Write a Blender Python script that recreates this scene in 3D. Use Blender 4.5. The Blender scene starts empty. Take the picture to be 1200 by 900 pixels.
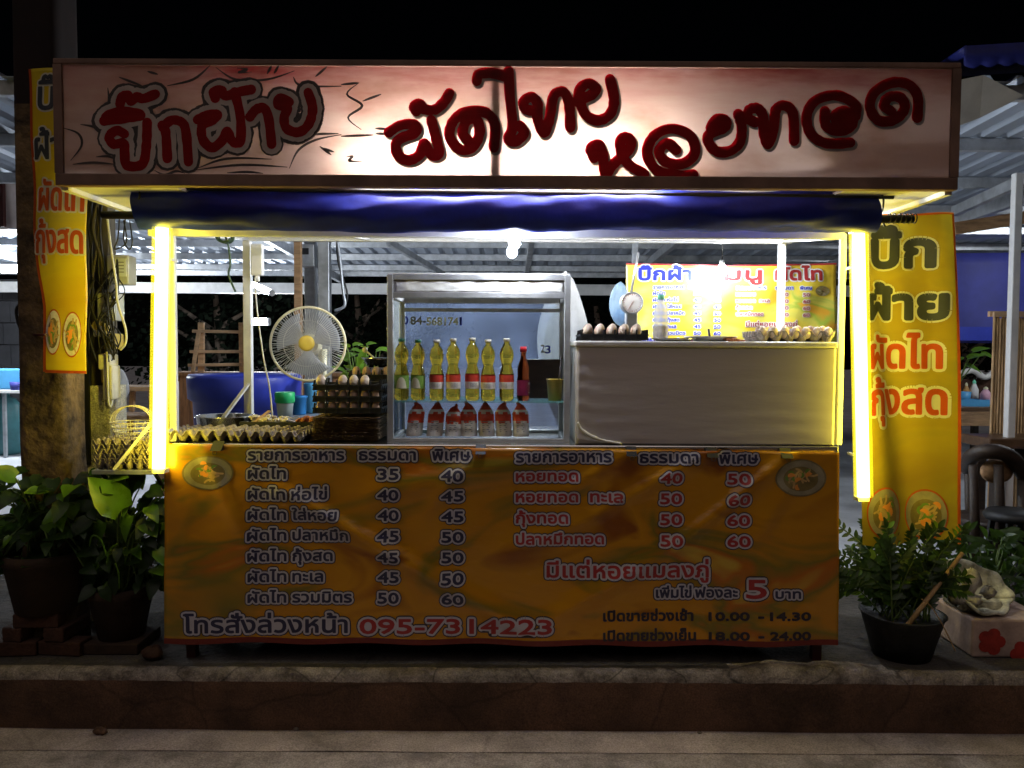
import bpy, bmesh, math, random
import numpy as np
from math import sin, cos, pi, radians
from mathutils import Vector, Matrix
from mathutils.geometry import delaunay_2d_cdt
random.seed(7)
R = random.Random(11)
SC = bpy.context.scene
COL = SC.collection
# ------------------------------------------------------------------ camera
PITCH, ROLL, FPX, CAMZ = math.atan(40/920), 0.005, 920.0, 1.39
cam = bpy.data.objects.new('camera', bpy.data.cameras.new('camera'))
COL.objects.link(cam)
CR = Matrix.Rotation(pi/2-PITCH, 4, 'X') @ Matrix.Rotation(ROLL, 4, 'Z')
cam.matrix_world = Matrix.Translation((0, 0, CAMZ)) @ CR
cam.data.sensor_width = 36; cam.data.lens = FPX/1200*36
cam.data.clip_start = .05; cam.data.clip_end = 500
SC.camera = cam
CR3 = CR.to_3x3()
# ------------------------------------------------------------------ world, night sky, dim street glow
W = bpy.data.worlds.new('World'); SC.world = W; W.use_nodes = True
wn = W.node_tree
sky = wn.nodes.new('ShaderNodeTexSky'); sky.sky_type = 'NISHITA'; sky.sun_disc = False
SUN_EL, SUN_AZ = radians(52), radians(-12)
sky.sun_elevation = SUN_EL; sky.sun_rotation = pi+SUN_AZ
bg = wn.nodes['Background']; bg.inputs[1].default_value = .00012
wn.links.new(sky.outputs[0], bg.inputs[0])
sl = bpy.data.lights.new('sun', 'SUN'); sl.energy = .37; sl.angle = radians(50); sl.color = (1, .85, .80)
so = bpy.data.objects.new('sun', sl); COL.objects.link(so)
# light comes from behind the camera and above
sd = Vector((sin(SUN_AZ)*cos(SUN_EL), -cos(SUN_AZ)*cos(SUN_EL), sin(SUN_EL)))
so.rotation_euler = sd.to_track_quat('Z', 'Y').to_euler(); so.location = (0, -6, 6)
vs = SC.view_settings
vs.view_transform = 'Standard'; vs.look = 'None'; vs.exposure = 0; vs.gamma = 1; vs.use_curve_mapping = False
SC.render.engine = 'CYCLES'
cy = SC.cycles
cy.max_bounces = 8; cy.diffuse_bounces = 3; cy.glossy_bounces = 3; cy.transmission_bounces = 7; cy.transparent_max_bounces = 14
cy.caustics_reflective = False; cy.caustics_refractive = False
cy.sample_clamp_indirect = 3; cy.sample_clamp_direct = 0
cy.use_denoising = True; cy.blur_glossy = 1.0

# ------------------------------------------------------------------ helpers
def P(px, py, Y):
    """point of the depth plane Y that the photograph shows at pixel px, py"""
    d = CR3 @ Vector(((px-600)/FPX, (450-py)/FPX, -1))
    return Vector((0, 0, CAMZ)) + d*(Y/d.y)
def S(Y): return Y/FPX

class MB:
    def __init__(s): s.v, s.f, s.m, s.s = [], [], [], []
    def add(s, vs, fs, m=0, sm=False):
        b = len(s.v); s.v += [Vector(v) for v in vs]
        for f in fs: s.f.append([b+i for i in f]); s.m.append(m); s.s.append(sm)
        return s
    def box(s, x0, x1, y0, y1, z0, z1, m=0):
        v = [(x, y, z) for z in (z0, z1) for y in (y0, y1) for x in (x0, x1)]
        return s.add(v, [(0, 2, 3, 1), (4, 5, 7, 6), (0, 1, 5, 4), (2, 6, 7, 3), (0, 4, 6, 2), (1, 3, 7, 5)], m)
    def cbox(s, c, sx, sy, sz, m=0, rz=0, rx=0, ry=0):
        M = Matrix.Translation(c) @ Matrix.Rotation(rz, 4, 'Z') @ Matrix.Rotation(ry, 4, 'Y') @ Matrix.Rotation(rx, 4, 'X')
        v = [M @ Vector((x*sx/2, y*sy/2, z*sz/2)) for z in (-1, 1) for y in (-1, 1) for x in (-1, 1)]
        return s.add(v, [(0, 2, 3, 1), (4, 5, 7, 6), (0, 1, 5, 4), (2, 6, 7, 3), (0, 4, 6, 2), (1, 3, 7, 5)], m)
    def bar(s, p, q, w, h, m=0):
        p, q = Vector(p), Vector(q); d = (q-p).normalized()
        up = Vector((0, 0, 1)) if abs(d.z) < .9 else Vector((0, 1, 0))
        a = d.cross(up).normalized()*w/2; b = a.cross(d).normalized()*h/2
        v = [e+i*a+j*b for e in (p, q) for j in (-1, 1) for i in (-1, 1)]
        return s.add(v, [(0, 1, 3, 2), (4, 6, 7, 5), (0, 4, 5, 1), (2, 3, 7, 6), (0, 2, 6, 4), (1, 5, 7, 3)], m)
    def tube(s, pts, r, n=8, m=0, caps=True):
        pts = [Vector(p) for p in pts]; k = len(pts)
        rr = r if isinstance(r, (list, tuple)) else [r]*k
        ref = None; rings = []
        for i in range(k):
            d = (pts[min(i+1, k-1)]-pts[max(i-1, 0)])
            d = d.normalized() if d.length > 1e-9 else Vector((0, 0, 1))
            if ref is None: ref = Vector((0, 0, 1)) if abs(d.z) < .9 else Vector((1, 0, 0))
            a = d.cross(ref)
            a = a.normalized() if a.length > 1e-6 else d.orthogonal().normalized()
            b = a.cross(d).normalized(); ref = b
            rings.append([pts[i]+rr[i]*(cos(2*pi*j/n)*a+sin(2*pi*j/n)*b) for j in range(n)])
        v = [p for g in rings for p in g]
        f = [(i*n+j, i*n+(j+1) % n, (i+1)*n+(j+1) % n, (i+1)*n+j) for i in range(k-1) for j in range(n)]
        b0 = len(s.v); s.add(v, f, m, True)
        if caps:
            s.f.append([b0+j for j in reversed(range(n))]); s.m.append(m); s.s.append(False)
            s.f.append([b0+(k-1)*n+j for j in range(n)]); s.m.append(m); s.s.append(False)
        return s
    def lathe(s, prof, c=(0, 0, 0), n=24, m=0, M=None, sm=True, sx=1, sy=1):
        c = Vector(c); v = []
        for r, z in prof:
            for j in range(n):
                p = Vector((r*sx*cos(2*pi*j/n), r*sy*sin(2*pi*j/n), z))
                v.append(c+(M @ p if M else p))
        f = []
        for i in range(len(prof)-1):
            mm = m[i] if isinstance(m, (list, tuple)) else m
            b = len(s.v) if i == 0 else b
            f.append(mm)
        base = len(s.v); s.v += v
        for i in range(len(prof)-1):
            for j in range(n):
                s.f.append([base+i*n+j, base+i*n+(j+1) % n, base+(i+1)*n+(j+1) % n, base+(i+1)*n+j]); s.m.append(f[i]); s.s.append(sm)
        return s
    def grid(s, fn, nu, nv, m=0, sm=True):
        v = [fn(i/nu, j/nv) for j in range(nv+1) for i in range(nu+1)]
        w = nu+1
        return s.add(v, [(j*w+i, j*w+i+1, (j+1)*w+i+1, (j+1)*w+i) for j in range(nv) for i in range(nu)], m, sm)
    def ball(s, c, rx, ry, rz, n=14, k=9, m=0, M=None, egg=0):
        prof = []
        for i in range(k+1):
            t = -pi/2+pi*i/k
            prof.append((max(cos(t), .001)*(1-egg*sin(t)), sin(t)))
        MM = Matrix.Diagonal((rx, ry, rz))
        return s.lathe(prof, c, n, m, (M @ MM) if M else MM)
    def build(s, name, mats, parent=None, loc=(0, 0, 0), bev=0, solid=0):
        o0 = Vector(ORG[parent.name]) if parent else Vector(loc)
        me = bpy.data.meshes.new(name)
        me.from_pydata([v-o0 for v in s.v], [], s.f)
        for m in (mats if isinstance(mats, (list, tuple)) else [mats]): me.materials.append(m)
        me.polygons.foreach_set('material_index', s.m); me.polygons.foreach_set('use_smooth', s.s)
        me.validate(); me.update()
        o = bpy.data.objects.new(name, me); COL.objects.link(o)
        if parent: o.parent = parent
        else: o.location = o0
        ORG[o.name] = o0
        if solid:
            d = o.modifiers.new('thickness', 'SOLIDIFY'); d.thickness = solid; d.offset = 0
        if bev:
            b = o.modifiers.new('bevel', 'BEVEL'); b.width = bev; b.segments = 2; b.limit_method = 'ANGLE'; b.angle_limit = radians(40)
        return o
    def base(s):
        xs = [v.x for v in s.v]; ys = [v.y for v in s.v]; zs = [v.z for v in s.v]
        return ((min(xs)+max(xs))/2, (min(ys)+max(ys))/2, min(zs))
ORG = {}
def tag(o, label, cat, group=None, kind=None):
    o['label'] = label; o['category'] = cat
    if group: o['group'] = group
    if kind: o['kind'] = kind
    return o
def thing(name, label, cat, loc=(0, 0, 0), group=None):
    o = bpy.data.objects.new(name, None); COL.objects.link(o); o.location = loc; o.empty_display_size = .1
    ORG[o.name] = Vector(loc)
    return tag(o, label, cat, group)
def single(mb, name, mats, label, cat, group=None, **k):
    return tag(mb.build(name, mats, loc=mb.base(), **k), label, cat, group)
def struct(mb, name, mats, label, cat='ground', **k):
    o = tag(mb.build(name, mats, **k), label, cat, None, 'structure'); return o
def dup(root, loc, label=None, rz=0):
    r = root.copy(); COL.objects.link(r); r.location = loc; r.rotation_euler = (0, 0, rz)
    if label: r['label'] = label
    for ch in list(root.children):
        c = ch.copy(); COL.objects.link(c); c.parent = r
        for g in list(ch.children):
            d = g.copy(); COL.objects.link(d); d.parent = c
    return r
ORD = ['first', 'second', 'third', 'fourth', 'fifth', 'sixth', 'seventh', 'eighth', 'ninth', 'tenth', 'eleventh', 'twelfth', 'thirteenth', 'fourteenth', 'fifteenth', 'sixteenth']
def smooth(pts, k=6):
    pts = [Vector(p) for p in pts]; out = []
    for i in range(len(pts)-1):
        a, b, c, d = pts[max(i-1, 0)], pts[i], pts[i+1], pts[min(i+2, len(pts)-1)]
        for j in range(k):
            t = j/k
            out.append(.5*((2*b)+(c-a)*t+(2*a-5*b+4*c-d)*t*t+(3*b-a-3*c+d)*t**3))
    out.append(pts[-1]); return out

# ------------------------------------------------------------------ materials
def mat(name, col, rough=.5, metal=0, var=.15, vs=6, bump=0, bs=40, spec=.5, trans=0, ior=1.45, emit=0, tl=0, tcol=None, col2=None, stretch=(1, 1, 1), alpha=1, coat=0, aniso=0, det=4, ramp=(.35, .65)):
    m = bpy.data.materials.new(name); m.use_nodes = True
    t = m.node_tree; N = t.nodes; L = t.links
    b = N['Principled BSDF']; out = N['Material Output']
    b.inputs['Roughness'].default_value = rough; b.inputs['Metallic'].default_value = metal
    b.inputs['Specular IOR Level'].default_value = spec; b.inputs['IOR'].default_value = ior
    b.inputs['Transmission Weight'].default_value = trans; b.inputs['Coat Weight'].default_value = coat
    tc = N.new('ShaderNodeTexCoord'); mp = N.new('ShaderNodeMapping'); mp.inputs['Scale'].default_value = stretch
    L.new(tc.outputs['Object'], mp.inputs[0])
    if emit:
        b.inputs['Base Color'].default_value = (.02, .02, .02, 1)
        b.inputs['Emission Color'].default_value = (*col, 1); b.inputs['Emission Strength'].default_value = emit
        if alpha < 1: b.inputs['Alpha'].default_value = alpha
        return m
    ctarget = b.inputs['Base Color']; csrc = None
    if var or col2:
        nz = N.new('ShaderNodeTexNoise'); nz.inputs['Scale'].default_value = vs; nz.inputs['Detail'].default_value = det; nz.inputs['Roughness'].default_value = .62
        L.new(mp.outputs[0], nz.inputs['Vector'])
        cr = N.new('ShaderNodeValToRGB'); L.new(nz.outputs['Fac'], cr.inputs[0])
        cr.color_ramp.elements[0].position = ramp[0]; cr.color_ramp.elements[1].position = ramp[1]
        c0 = tuple(c*(1-var) for c in col); c1 = col2 if col2 else tuple(min(c*(1+var), .95) for c in col)
        cr.color_ramp.elements[0].color = (*c0, 1); cr.color_ramp.elements[1].color = (*c1, 1)
        csrc = cr.outputs[0]; L.new(csrc, ctarget)
        if not trans:
            rr = N.new('ShaderNodeMapRange'); L.new(nz.outputs['Fac'], rr.inputs[0])
            rr.inputs[3].default_value = max(rough-.1, .02); rr.inputs[4].default_value = min(rough+.1, 1); L.new(rr.outputs[0], b.inputs['Roughness'])
    else: ctarget.default_value = (*col, 1)
    if bump:
        n2 = N.new('ShaderNodeTexNoise'); n2.inputs['Scale'].default_value = bs; n2.inputs['Detail'].default_value = 5
        L.new(mp.outputs[0], n2.inputs['Vector'])
        bp = N.new('ShaderNodeBump'); bp.inputs['Strength'].default_value = bump; bp.inputs['Distance'].default_value = .02
        L.new(n2.outputs['Fac'], bp.inputs['Height']); L.new(bp.outputs[0], b.inputs['Normal'])
    last = b.outputs[0]
    if tl:
        tr = N.new('ShaderNodeBsdfTranslucent'); mx = N.new('ShaderNodeMixShader'); mx.inputs[0].default_value = tl
        if tcol: tr.inputs[0].default_value = (*tcol, 1)
        elif csrc: L.new(csrc, tr.inputs[0])
        else: tr.inputs[0].default_value = (*col, 1)
        L.new(last, mx.inputs[1]); L.new(tr.outputs[0], mx.inputs[2]); last = mx.outputs[0]
    if alpha < 1:
        tp = N.new('ShaderNodeBsdfTransparent'); mx = N.new('ShaderNodeMixShader'); mx.inputs[0].default_value = alpha
        L.new(tp.outputs[0], mx.inputs[1]); L.new(last, mx.inputs[2]); last = mx.outputs[0]
    L.new(last, out.inputs[0])
    return m
WHITE_LIGHT = (.86, .93, 1.0)
M = dict(
    asphalt=mat('asphalt', (.29, .245, .23), .85, var=.35, vs=9, bump=.6, bs=60),
    concrete=mat('concrete', (.26, .25, .235), .9, var=.3, vs=4, bump=.35, bs=30, ramp=(.3, .7)),
    gutter=mat('gutter_concrete', (.36, .295, .275), .9, var=.3, vs=3.5, bump=.5, bs=45),
    shaded_soil=mat('dirty_shaded_concrete', (.060, .052, .046), .95, var=.4, vs=5, bump=.6, bs=35),  # dirt tone, lowered further to hold the shade under the cart
    kerb=mat('kerb_face', (.10, .052, .03), .9, var=.45, vs=3, bump=.5, bs=30),
    kerbtop=mat('kerb_top', (.16, .125, .10), .9, var=.5, vs=9, bump=.8, bs=30, col2=(.33, .28, .24)),
    market_floor=mat('market_floor', (.50, .52, .56), .7, var=.2, vs=2, bump=.1),
    white_paint=mat('white_paint', (.80, .80, .80), .4, var=.08, vs=8),
    white_dirty=mat('white_dirty', (.72, .70, .66), .55, var=.2, vs=6),
    alu=mat('aluminium', (.62, .62, .63), .38, .75, var=.12, vs=14, bump=.05),
    steel=mat('galvanised_steel', (.50, .52, .55), .45, .7, var=.2, vs=9),
    stainless=mat('stainless', (.72, .71, .69), .22, 1, var=.06, vs=5),
    roof=mat('roof_sheet', (.42, .47, .56), .45, .55, var=.3, vs=2.2, stretch=(1, .25, 1)),
    wood=mat('wood', (.34, .20, .10), .6, var=.35, vs=5, stretch=(1, 6, 6), bump=.15),
    pale_wood=mat('pale_wood', (.55, .36, .21), .6, var=.25, vs=5, stretch=(1, 5, 5), bump=.1),
    dark_wood=mat('dark_wood', (.030, .018, .012), .45, var=.4, vs=5, stretch=(2, 8, 8), bump=.2),
    table_wood=mat('table_wood', (.10, .055, .03), .35, var=.35, vs=4, stretch=(1, 8, 8), bump=.1),
    plank=mat('plank', (.30, .145, .065), .6, var=.35, vs=5, stretch=(6, 6, 1), bump=.15),
    bamboo=mat('bamboo_slat', (.50, .32, .16), .55, var=.35, vs=16, stretch=(3, 3, .4), bump=.1),
    blue_tarp=mat('blue_tarp', (.006, .020, .33), .5, var=.25, vs=7, bump=.15, bs=14),
    dark_blue=mat('dark_blue_sheet', (.05, .056, .30), .6, var=.2, vs=3),
    black=mat('black_plastic', (.010, .010, .011), .55, var=.2),
    blackpot=mat('black_pot', (.022, .022, .022), .5, var=.4, vs=14, bump=.25, bs=60),
    black_wire=mat('black_wire', (.015, .014, .013), .5, var=0),
    white_wire=mat('white_wire', (.70, .68, .60), .5, var=.05),
    blue_tub=mat('blue_plastic', (.03, .05, .42), .4, var=.12),
    sky_tub=mat('light_blue_plastic', (.10, .38, .70), .4, var=.08),
    mid_blue=mat('mid_blue_plastic', (.03, .22, .58), .4, var=.08),
    green_tub=mat('green_plastic', (.03, .48, .15), .4, var=.08),
    clear_tub=mat('milky_plastic', (.62, .68, .66), .4, var=.08, tl=.4),
    pole=mat('old_concrete', (.055, .034, .018), .95, var=.5, vs=7, bump=.9, bs=25, col2=(.20, .13, .06)),
    pole_shade=mat('shaded_pole_top', (.012, .006, .005), .9, var=.4),  # unlit top of the pole: darkness put into the colour
    pale_conc=mat('pale_concrete', (.55, .53, .47), .95, var=.35, vs=9, bump=.8, bs=28),
    board=mat('meter_board', (.10, .085, .06), .8, var=.4, vs=6, stretch=(4, 4, 1)),
    hem_red=mat('hem_red', (.16, .02, .012), .5, var=.1),
    red_steel=mat('red_steel', (.05, .008, .006), .5, var=.3),
    cart_steel=mat('cart_steel', (.20, .19, .18), .5, .6, var=.3),
    rubber=mat('rubber', (.02, .02, .02), .8, var=.2),
    egg=mat('egg_shell', (.76, .52, .38), .5, var=.10, vs=30, tl=.12),
    pale_egg=mat('pale_egg_shell', (.86, .70, .57), .5, var=.08, vs=30, tl=.12),
    pulp=mat('paper_pulp', (.34, .29, .25), .95, var=.25, vs=20, bump=.4, bs=120),
    brown_pulp=mat('brown_pulp', (.26, .17, .10), .95, var=.3, vs=20, bump=.4, bs=120),
    yellow_plastic=mat('yellow_plastic', (.80, .60, .10), .35, var=.06),
    cream_plastic=mat('cream_plastic', (.80, .74, .50), .4, var=.06),
    cup_yellow=mat('mustard_cup', (.50, .36, .05), .4, var=.1),
    fan_blade=mat('fan_blade', (.45, .48, .55), .3, var=.05, tl=.4, alpha=.75),
    fan_wire=mat('fan_wire', (.62, .62, .60), .4, var=0),
    oil=mat('cooking_oil', (.98, .66, .06), .05, trans=1, ior=1.36, var=0),
    oil_dark=mat('fish_sauce', (.55, .10, .02), .05, trans=1, ior=1.36, var=0),
    clear=mat('clear_bottle', (.80, .86, .88), .08, var=0, alpha=.38),
    cap_green=mat('green_cap', (.01, .10, .05), .4, var=0),
    cap_white=mat('pale_cap', (.55, .50, .42), .4, var=0),
    cap_red=mat('red_cap', (.55, .02, .03), .4, var=0),
    cap_mint=mat('mint_cap', (.20, .70, .48), .4, var=0),
    label_cream=mat('cream_label', (.62, .56, .40), .6, var=.1),
    label_green=mat('green_label', (.16, .28, .04), .6, var=.1),
    label_red=mat('red_label', (.55, .05, .025), .5, var=.15, vs=30),
    label_white=mat('white_label', (.68, .62, .55), .6, var=.15, vs=40),
    label_blue=mat('blue_label', (.05, .18, .5), .5, var=.1),
    label_orange=mat('orange_label', (.8, .3, .05), .5, var=.1),
    label_maroon=mat('maroon_label', (.20, .015, .05), .4, var=.2, vs=30),
    grey_print=mat('grey_print', (.25, .25, .26), .6, var=.1),
    bag_foil=mat('bag_foil', (.72, .66, .60), .3, 0, var=.15, vs=14, bump=.4, bs=26),
    bag_red=mat('bag_red', (.62, .07, .03), .3, 0, var=.3, vs=14, bump=.3, bs=26),
    film=mat('wrapped_film', (.53, .48, .47), .40, var=.06, vs=1.3, bump=.10, bs=5, stretch=(1, 1, 5), det=2),
    film_white=mat('white_film', (.75, .73, .70), .35, var=.1, vs=9, bump=.25, bs=20),
    bag_white=mat('white_bag', (.72, .74, .76), .45, var=.1, vs=10, bump=.3, bs=16, tl=.5, alpha=.75),
    bag_blue=mat('pale_blue_bag', (.48, .66, .82), .4, var=.15, vs=8, bump=.3, bs=16, tl=.4, alpha=.6),
    sheet=mat('pale_sheet', (.42, .40, .36), .6, var=.15, vs=4, tl=.25),
    pink_tarp=mat('pink_tarp', (.62, .55, .53), .7, var=.15, vs=4, tl=.2),
    blockwall=mat('block_wall', (.055, .057, .065), .9, var=.2, vs=3, bump=.2),
    terracotta=mat('terracotta', (.034, .018, .009), .85, var=.35, vs=7, bump=.3),
    brick=mat('brick', (.050, .020, .010), .9, var=.3, vs=12, bump=.5),
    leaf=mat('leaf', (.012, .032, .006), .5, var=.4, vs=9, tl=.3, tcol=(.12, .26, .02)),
    leaf_lit=mat('lit_leaf', (.10, .22, .02), .3, var=.25, vs=14, tl=.35, tcol=(.3, .45, .03)),  # brighter copy of the leaf, lamp light put into its colour
    leaf_dark=mat('tree_leaf', (.003, .0055, .003), .9, spec=.1, var=.4, vs=2, tl=.15, tcol=(.01, .02, .006)),
    leaf_zz=mat('zz_leaf', (.024, .052, .010), .45, var=.45, vs=7, tl=.2, tcol=(.12, .24, .02)),
    stem=mat('stem', (.10, .16, .03), .5, var=.3, vs=12),
    bark=mat('bark', (.08, .06, .045), .9, var=.4),
    bamboo_stick=mat('bamboo_stick', (.40, .25, .11), .5, var=.3, vs=14),
    shell=mat('shell', (.42, .40, .28), .5, var=.5, vs=14, bump=.7, bs=22, col2=(.72, .70, .55)),
    rock=mat('rock', (.25, .24, .21), .7, var=.6, vs=16, bump=.8, bs=22, col2=(.62, .58, .46)),
    planter=mat('painted_planter', (.42, .30, .25), .8, var=.25, vs=8, bump=.2),
    planter_red=mat('planter_flower', (.35, .03, .02), .7, var=.3, vs=16),
    planter_green=mat('planter_band', (.10, .12, .06), .8, var=.4, vs=20),
    plate_dim=mat('plate_dim', (.30, .26, .16), .4, var=.2, vs=12), noodle_print=mat('noodle_print', (.52, .33, .12), .5, var=.2, vs=30),
    plate_print=mat('plate_print', (.20, .15, .05), .4, var=.25, vs=12),
    shrimp=mat('dried_shrimp', (.55, .20, .09), .6, var=.4, vs=60, bump=.6, bs=90),
    noodle=mat('pale_food', (.72, .62, .45), .5, var=.2, vs=40, bump=.4, bs=80),
    ink_blue=mat('ink_blue', (.03, .028, .07), .45, var=.05),
    ink_red=mat('ink_red', (.36, .03, .03), .45, var=.05),
    ink_white=mat('ink_white', (.52, .49, .53), .45, var=.05),
    ink_black=mat('ink_black', (.035, .025, .03), .45, var=.05),
    ink_olive=mat('ink_grey', (.055, .06, .07), .5, var=.1, tl=.25, tcol=(.08, .085, .03)),
    ink_orange=mat('ink_orange', (.55, .085, .015), .5, var=.1, tl=.35, tcol=(.75, .22, .01)),
    ink_pale=mat('ink_pale', (.78, .76, .62), .5, var=.05, tl=.35, tcol=(.75, .7, .45)),
    ink_deepblue=mat('ink_deep_blue', (.02, .03, .42), .5, var=.05),
    sign_red=mat('sign_paint_red', (.14, .014, .011), .45, var=.6, vs=9, tl=.7, tcol=(.9, .005, .025), stretch=(.6, 1, 7), bump=.1),
    sign_dark=mat('sign_paint_dark', (.055, .042, .038), .6, var=.3, tl=.10),
    sign_grey=mat('sign_paint_shadow', (.20, .17, .16), .6, var=.2, tl=.25),
    sign_cream=mat('sign_paint_cream', (.72, .58, .50), .6, var=.15, tl=.35),
    sign_frame=mat('sign_frame', (.21, .12, .085), .6, var=.3, vs=4, tl=.06),
    soffit=mat('soffit', (.82, .80, .74), .6, var=.06),
    meter=mat('meter_case', (.55, .56, .55), .25, var=.1, alpha=.85),
    meter_face=mat('meter_face', (.62, .66, .70), .4, var=.1),
    tape=mat('yellow_tape', (.62, .47, .10), .5, var=.15),
    pink_item=mat('pink_plastic', (.75, .42, .55), .4, var=.1),
    orange_item=mat('amber_plastic', (.55, .30, .10), .3, var=.1),
    glassy=mat('green_glass', (.20, .30, .10), .1, trans=.8, var=0),
)
def pane_mat(name, fac, col=(.9, .95, 1), rough=.05, haze=0):
    m = bpy.data.materials.new(name); m.use_nodes = True; t = m.node_tree; N = t.nodes; L = t.links
    out = N['Material Output']; b = N['Principled BSDF']; N.remove(b)
    tp = N.new('ShaderNodeBsdfTransparent'); tp.inputs[0].default_value = (.95, .98, .98, 1)
    g = N.new('ShaderNodeBsdfGlossy'); g.inputs['Roughness'].default_value = rough
    mx = N.new('ShaderNodeMixShader'); mx.inputs[0].default_value = fac
    L.new(tp.outputs[0], mx.inputs[1]); L.new(g.outputs[0], mx.inputs[2]); last = mx.outputs[0]
    if haze:
        d = N.new('ShaderNodeBsdfDiffuse'); d.inputs[0].default_value = (*col, 1)
        tr = N.new('ShaderNodeBsdfTranslucent'); tr.inputs[0].default_value = (*col, 1)
        a = N.new('ShaderNodeMixShader'); a.inputs[0].default_value = .6
        L.new(d.outputs[0], a.inputs[1]); L.new(tr.outputs[0], a.inputs[2])
        tc = N.new('ShaderNodeTexCoord'); nz = N.new('ShaderNodeTexNoise'); nz.inputs['Scale'].default_value = 5; nz.inputs['Detail'].default_value = 6
        mr = N.new('ShaderNodeMapRange'); mr.inputs[1].default_value = .3; mr.inputs[2].default_value = .7; mr.inputs[3].default_value = haze*.5; mr.inputs[4].default_value = haze*1.4
        L.new(tc.outputs['Object'], nz.inputs[0]); L.new(nz.outputs['Fac'], mr.inputs[0])
        m2 = N.new('ShaderNodeMixShader'); L.new(mr.outputs[0], m2.inputs[0]); L.new(last, m2.inputs[1]); L.new(a.outputs[0], m2.inputs[2]); last = m2.outputs[0]
    L.new(last, out.inputs[0]); return m
M['halo_sleeve'] = mat('yellow_halo_glow', (1, .83, .01), emit=1.6, alpha=.28)  # added faint glow, stands in for the halo round the tube
M['glass'] = pane_mat('glass_pane', .06)
M['dusty_glass'] = pane_mat('dusty_glass', .06, (.42, .52, .80), .1, .20)
M['shelf_glass'] = pane_mat('shelf_glass', .25, (.3, .8, .75), .05, .25)

def banner_mat(name, stops, scale=1.3, tl=0, rough=.32, rot=.5, tboost=1.0, bump=.12):
    """printed vinyl: big soft diagonal swirls in a few printed colours"""
    m = bpy.data.materials.new(name); m.use_nodes = True; t = m.node_tree; N = t.nodes; L = t.links
    b = N['Principled BSDF']; out = N['Material Output']; b.inputs['Roughness'].default_value = rough
    tc = N.new('ShaderNodeTexCoord'); mp = N.new('ShaderNodeMapping'); mp.inputs['Rotation'].default_value = (0, rot, 0); mp.inputs['Scale'].default_value = (1, 1, 2.6)
    n1 = N.new('ShaderNodeTexNoise'); n1.inputs['Scale'].default_value = scale; n1.inputs['Detail'].default_value = 3; n1.inputs['Distortion'].default_value = 1.1
    L.new(tc.outputs['Object'], mp.inputs[0]); L.new(mp.outputs[0], n1.inputs[0])
    cr = N.new('ShaderNodeValToRGB'); L.new(n1.outputs['Fac'], cr.inputs[0])
    els = cr.color_ramp.elements
    while len(els) < len(stops): els.new(.5)
    for e, (p, c) in zip(els, stops): e.position = p; e.color = (*c, 1)
    L.new(cr.outputs[0], b.inputs['Base Color'])
    n2 = N.new('ShaderNodeTexNoise'); n2.inputs['Scale'].default_value = 5; n2.inputs['Detail'].default_value = 4
    L.new(mp.outputs[0], n2.inputs[0])
    bp = N.new('ShaderNodeBump'); bp.inputs['Strength'].default_value = bump; bp.inputs['Distance'].default_value = .03
    L.new(n2.outputs['Fac'], bp.inputs['Height']); L.new(bp.outputs[0], b.inputs['Normal'])
    if tl:
        tr = N.new('ShaderNodeBsdfTranslucent'); mx = N.new('ShaderNodeMixShader'); mx.inputs[0].default_value = tl
        L.new(cr.outputs[0], tr.inputs[0]); L.new(b.outputs[0], mx.inputs[1]); L.new(tr.outputs[0], mx.inputs[2]); L.new(mx.outputs[0], out.inputs[0])
    return m
M['menu'] = banner_mat('menu_banner_print', [(.30, (.26, .075, .005)), (.40, (.56, .25, .007)), (.50, (.52, .22, .007)), (.58, (.22, .16, .016)), (.66, (.46, .14, .010)), (.74, (.56, .35, .04))], rough=.24, bump=.2)
M['back'] = banner_mat('back_banner_print', [(.30, (.70, .42, .03)), (.45, (.82, .62, .06)), (.55, (.66, .60, .10)), (.62, (.40, .50, .06)), (.72, (.75, .40, .04))], 1.9)
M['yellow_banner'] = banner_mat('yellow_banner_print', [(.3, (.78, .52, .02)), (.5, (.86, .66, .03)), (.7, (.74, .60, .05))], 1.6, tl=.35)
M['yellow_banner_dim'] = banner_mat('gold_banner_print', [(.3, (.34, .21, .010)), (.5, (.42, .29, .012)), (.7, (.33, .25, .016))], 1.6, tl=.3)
M['dish'] = banner_mat('dish_print', [(.34, (.12, .09, .03)), (.46, (.38, .24, .10)), (.54, (.20, .22, .06)), (.64, (.48, .38, .28))], 26, rough=.4)
M['dish_bright'] = banner_mat('bright_dish_print', [(.34, (.10, .16, .05)), (.46, (.70, .66, .55)), (.54, (.55, .30, .10)), (.64, (.80, .76, .66))], 16, rough=.4)

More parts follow.
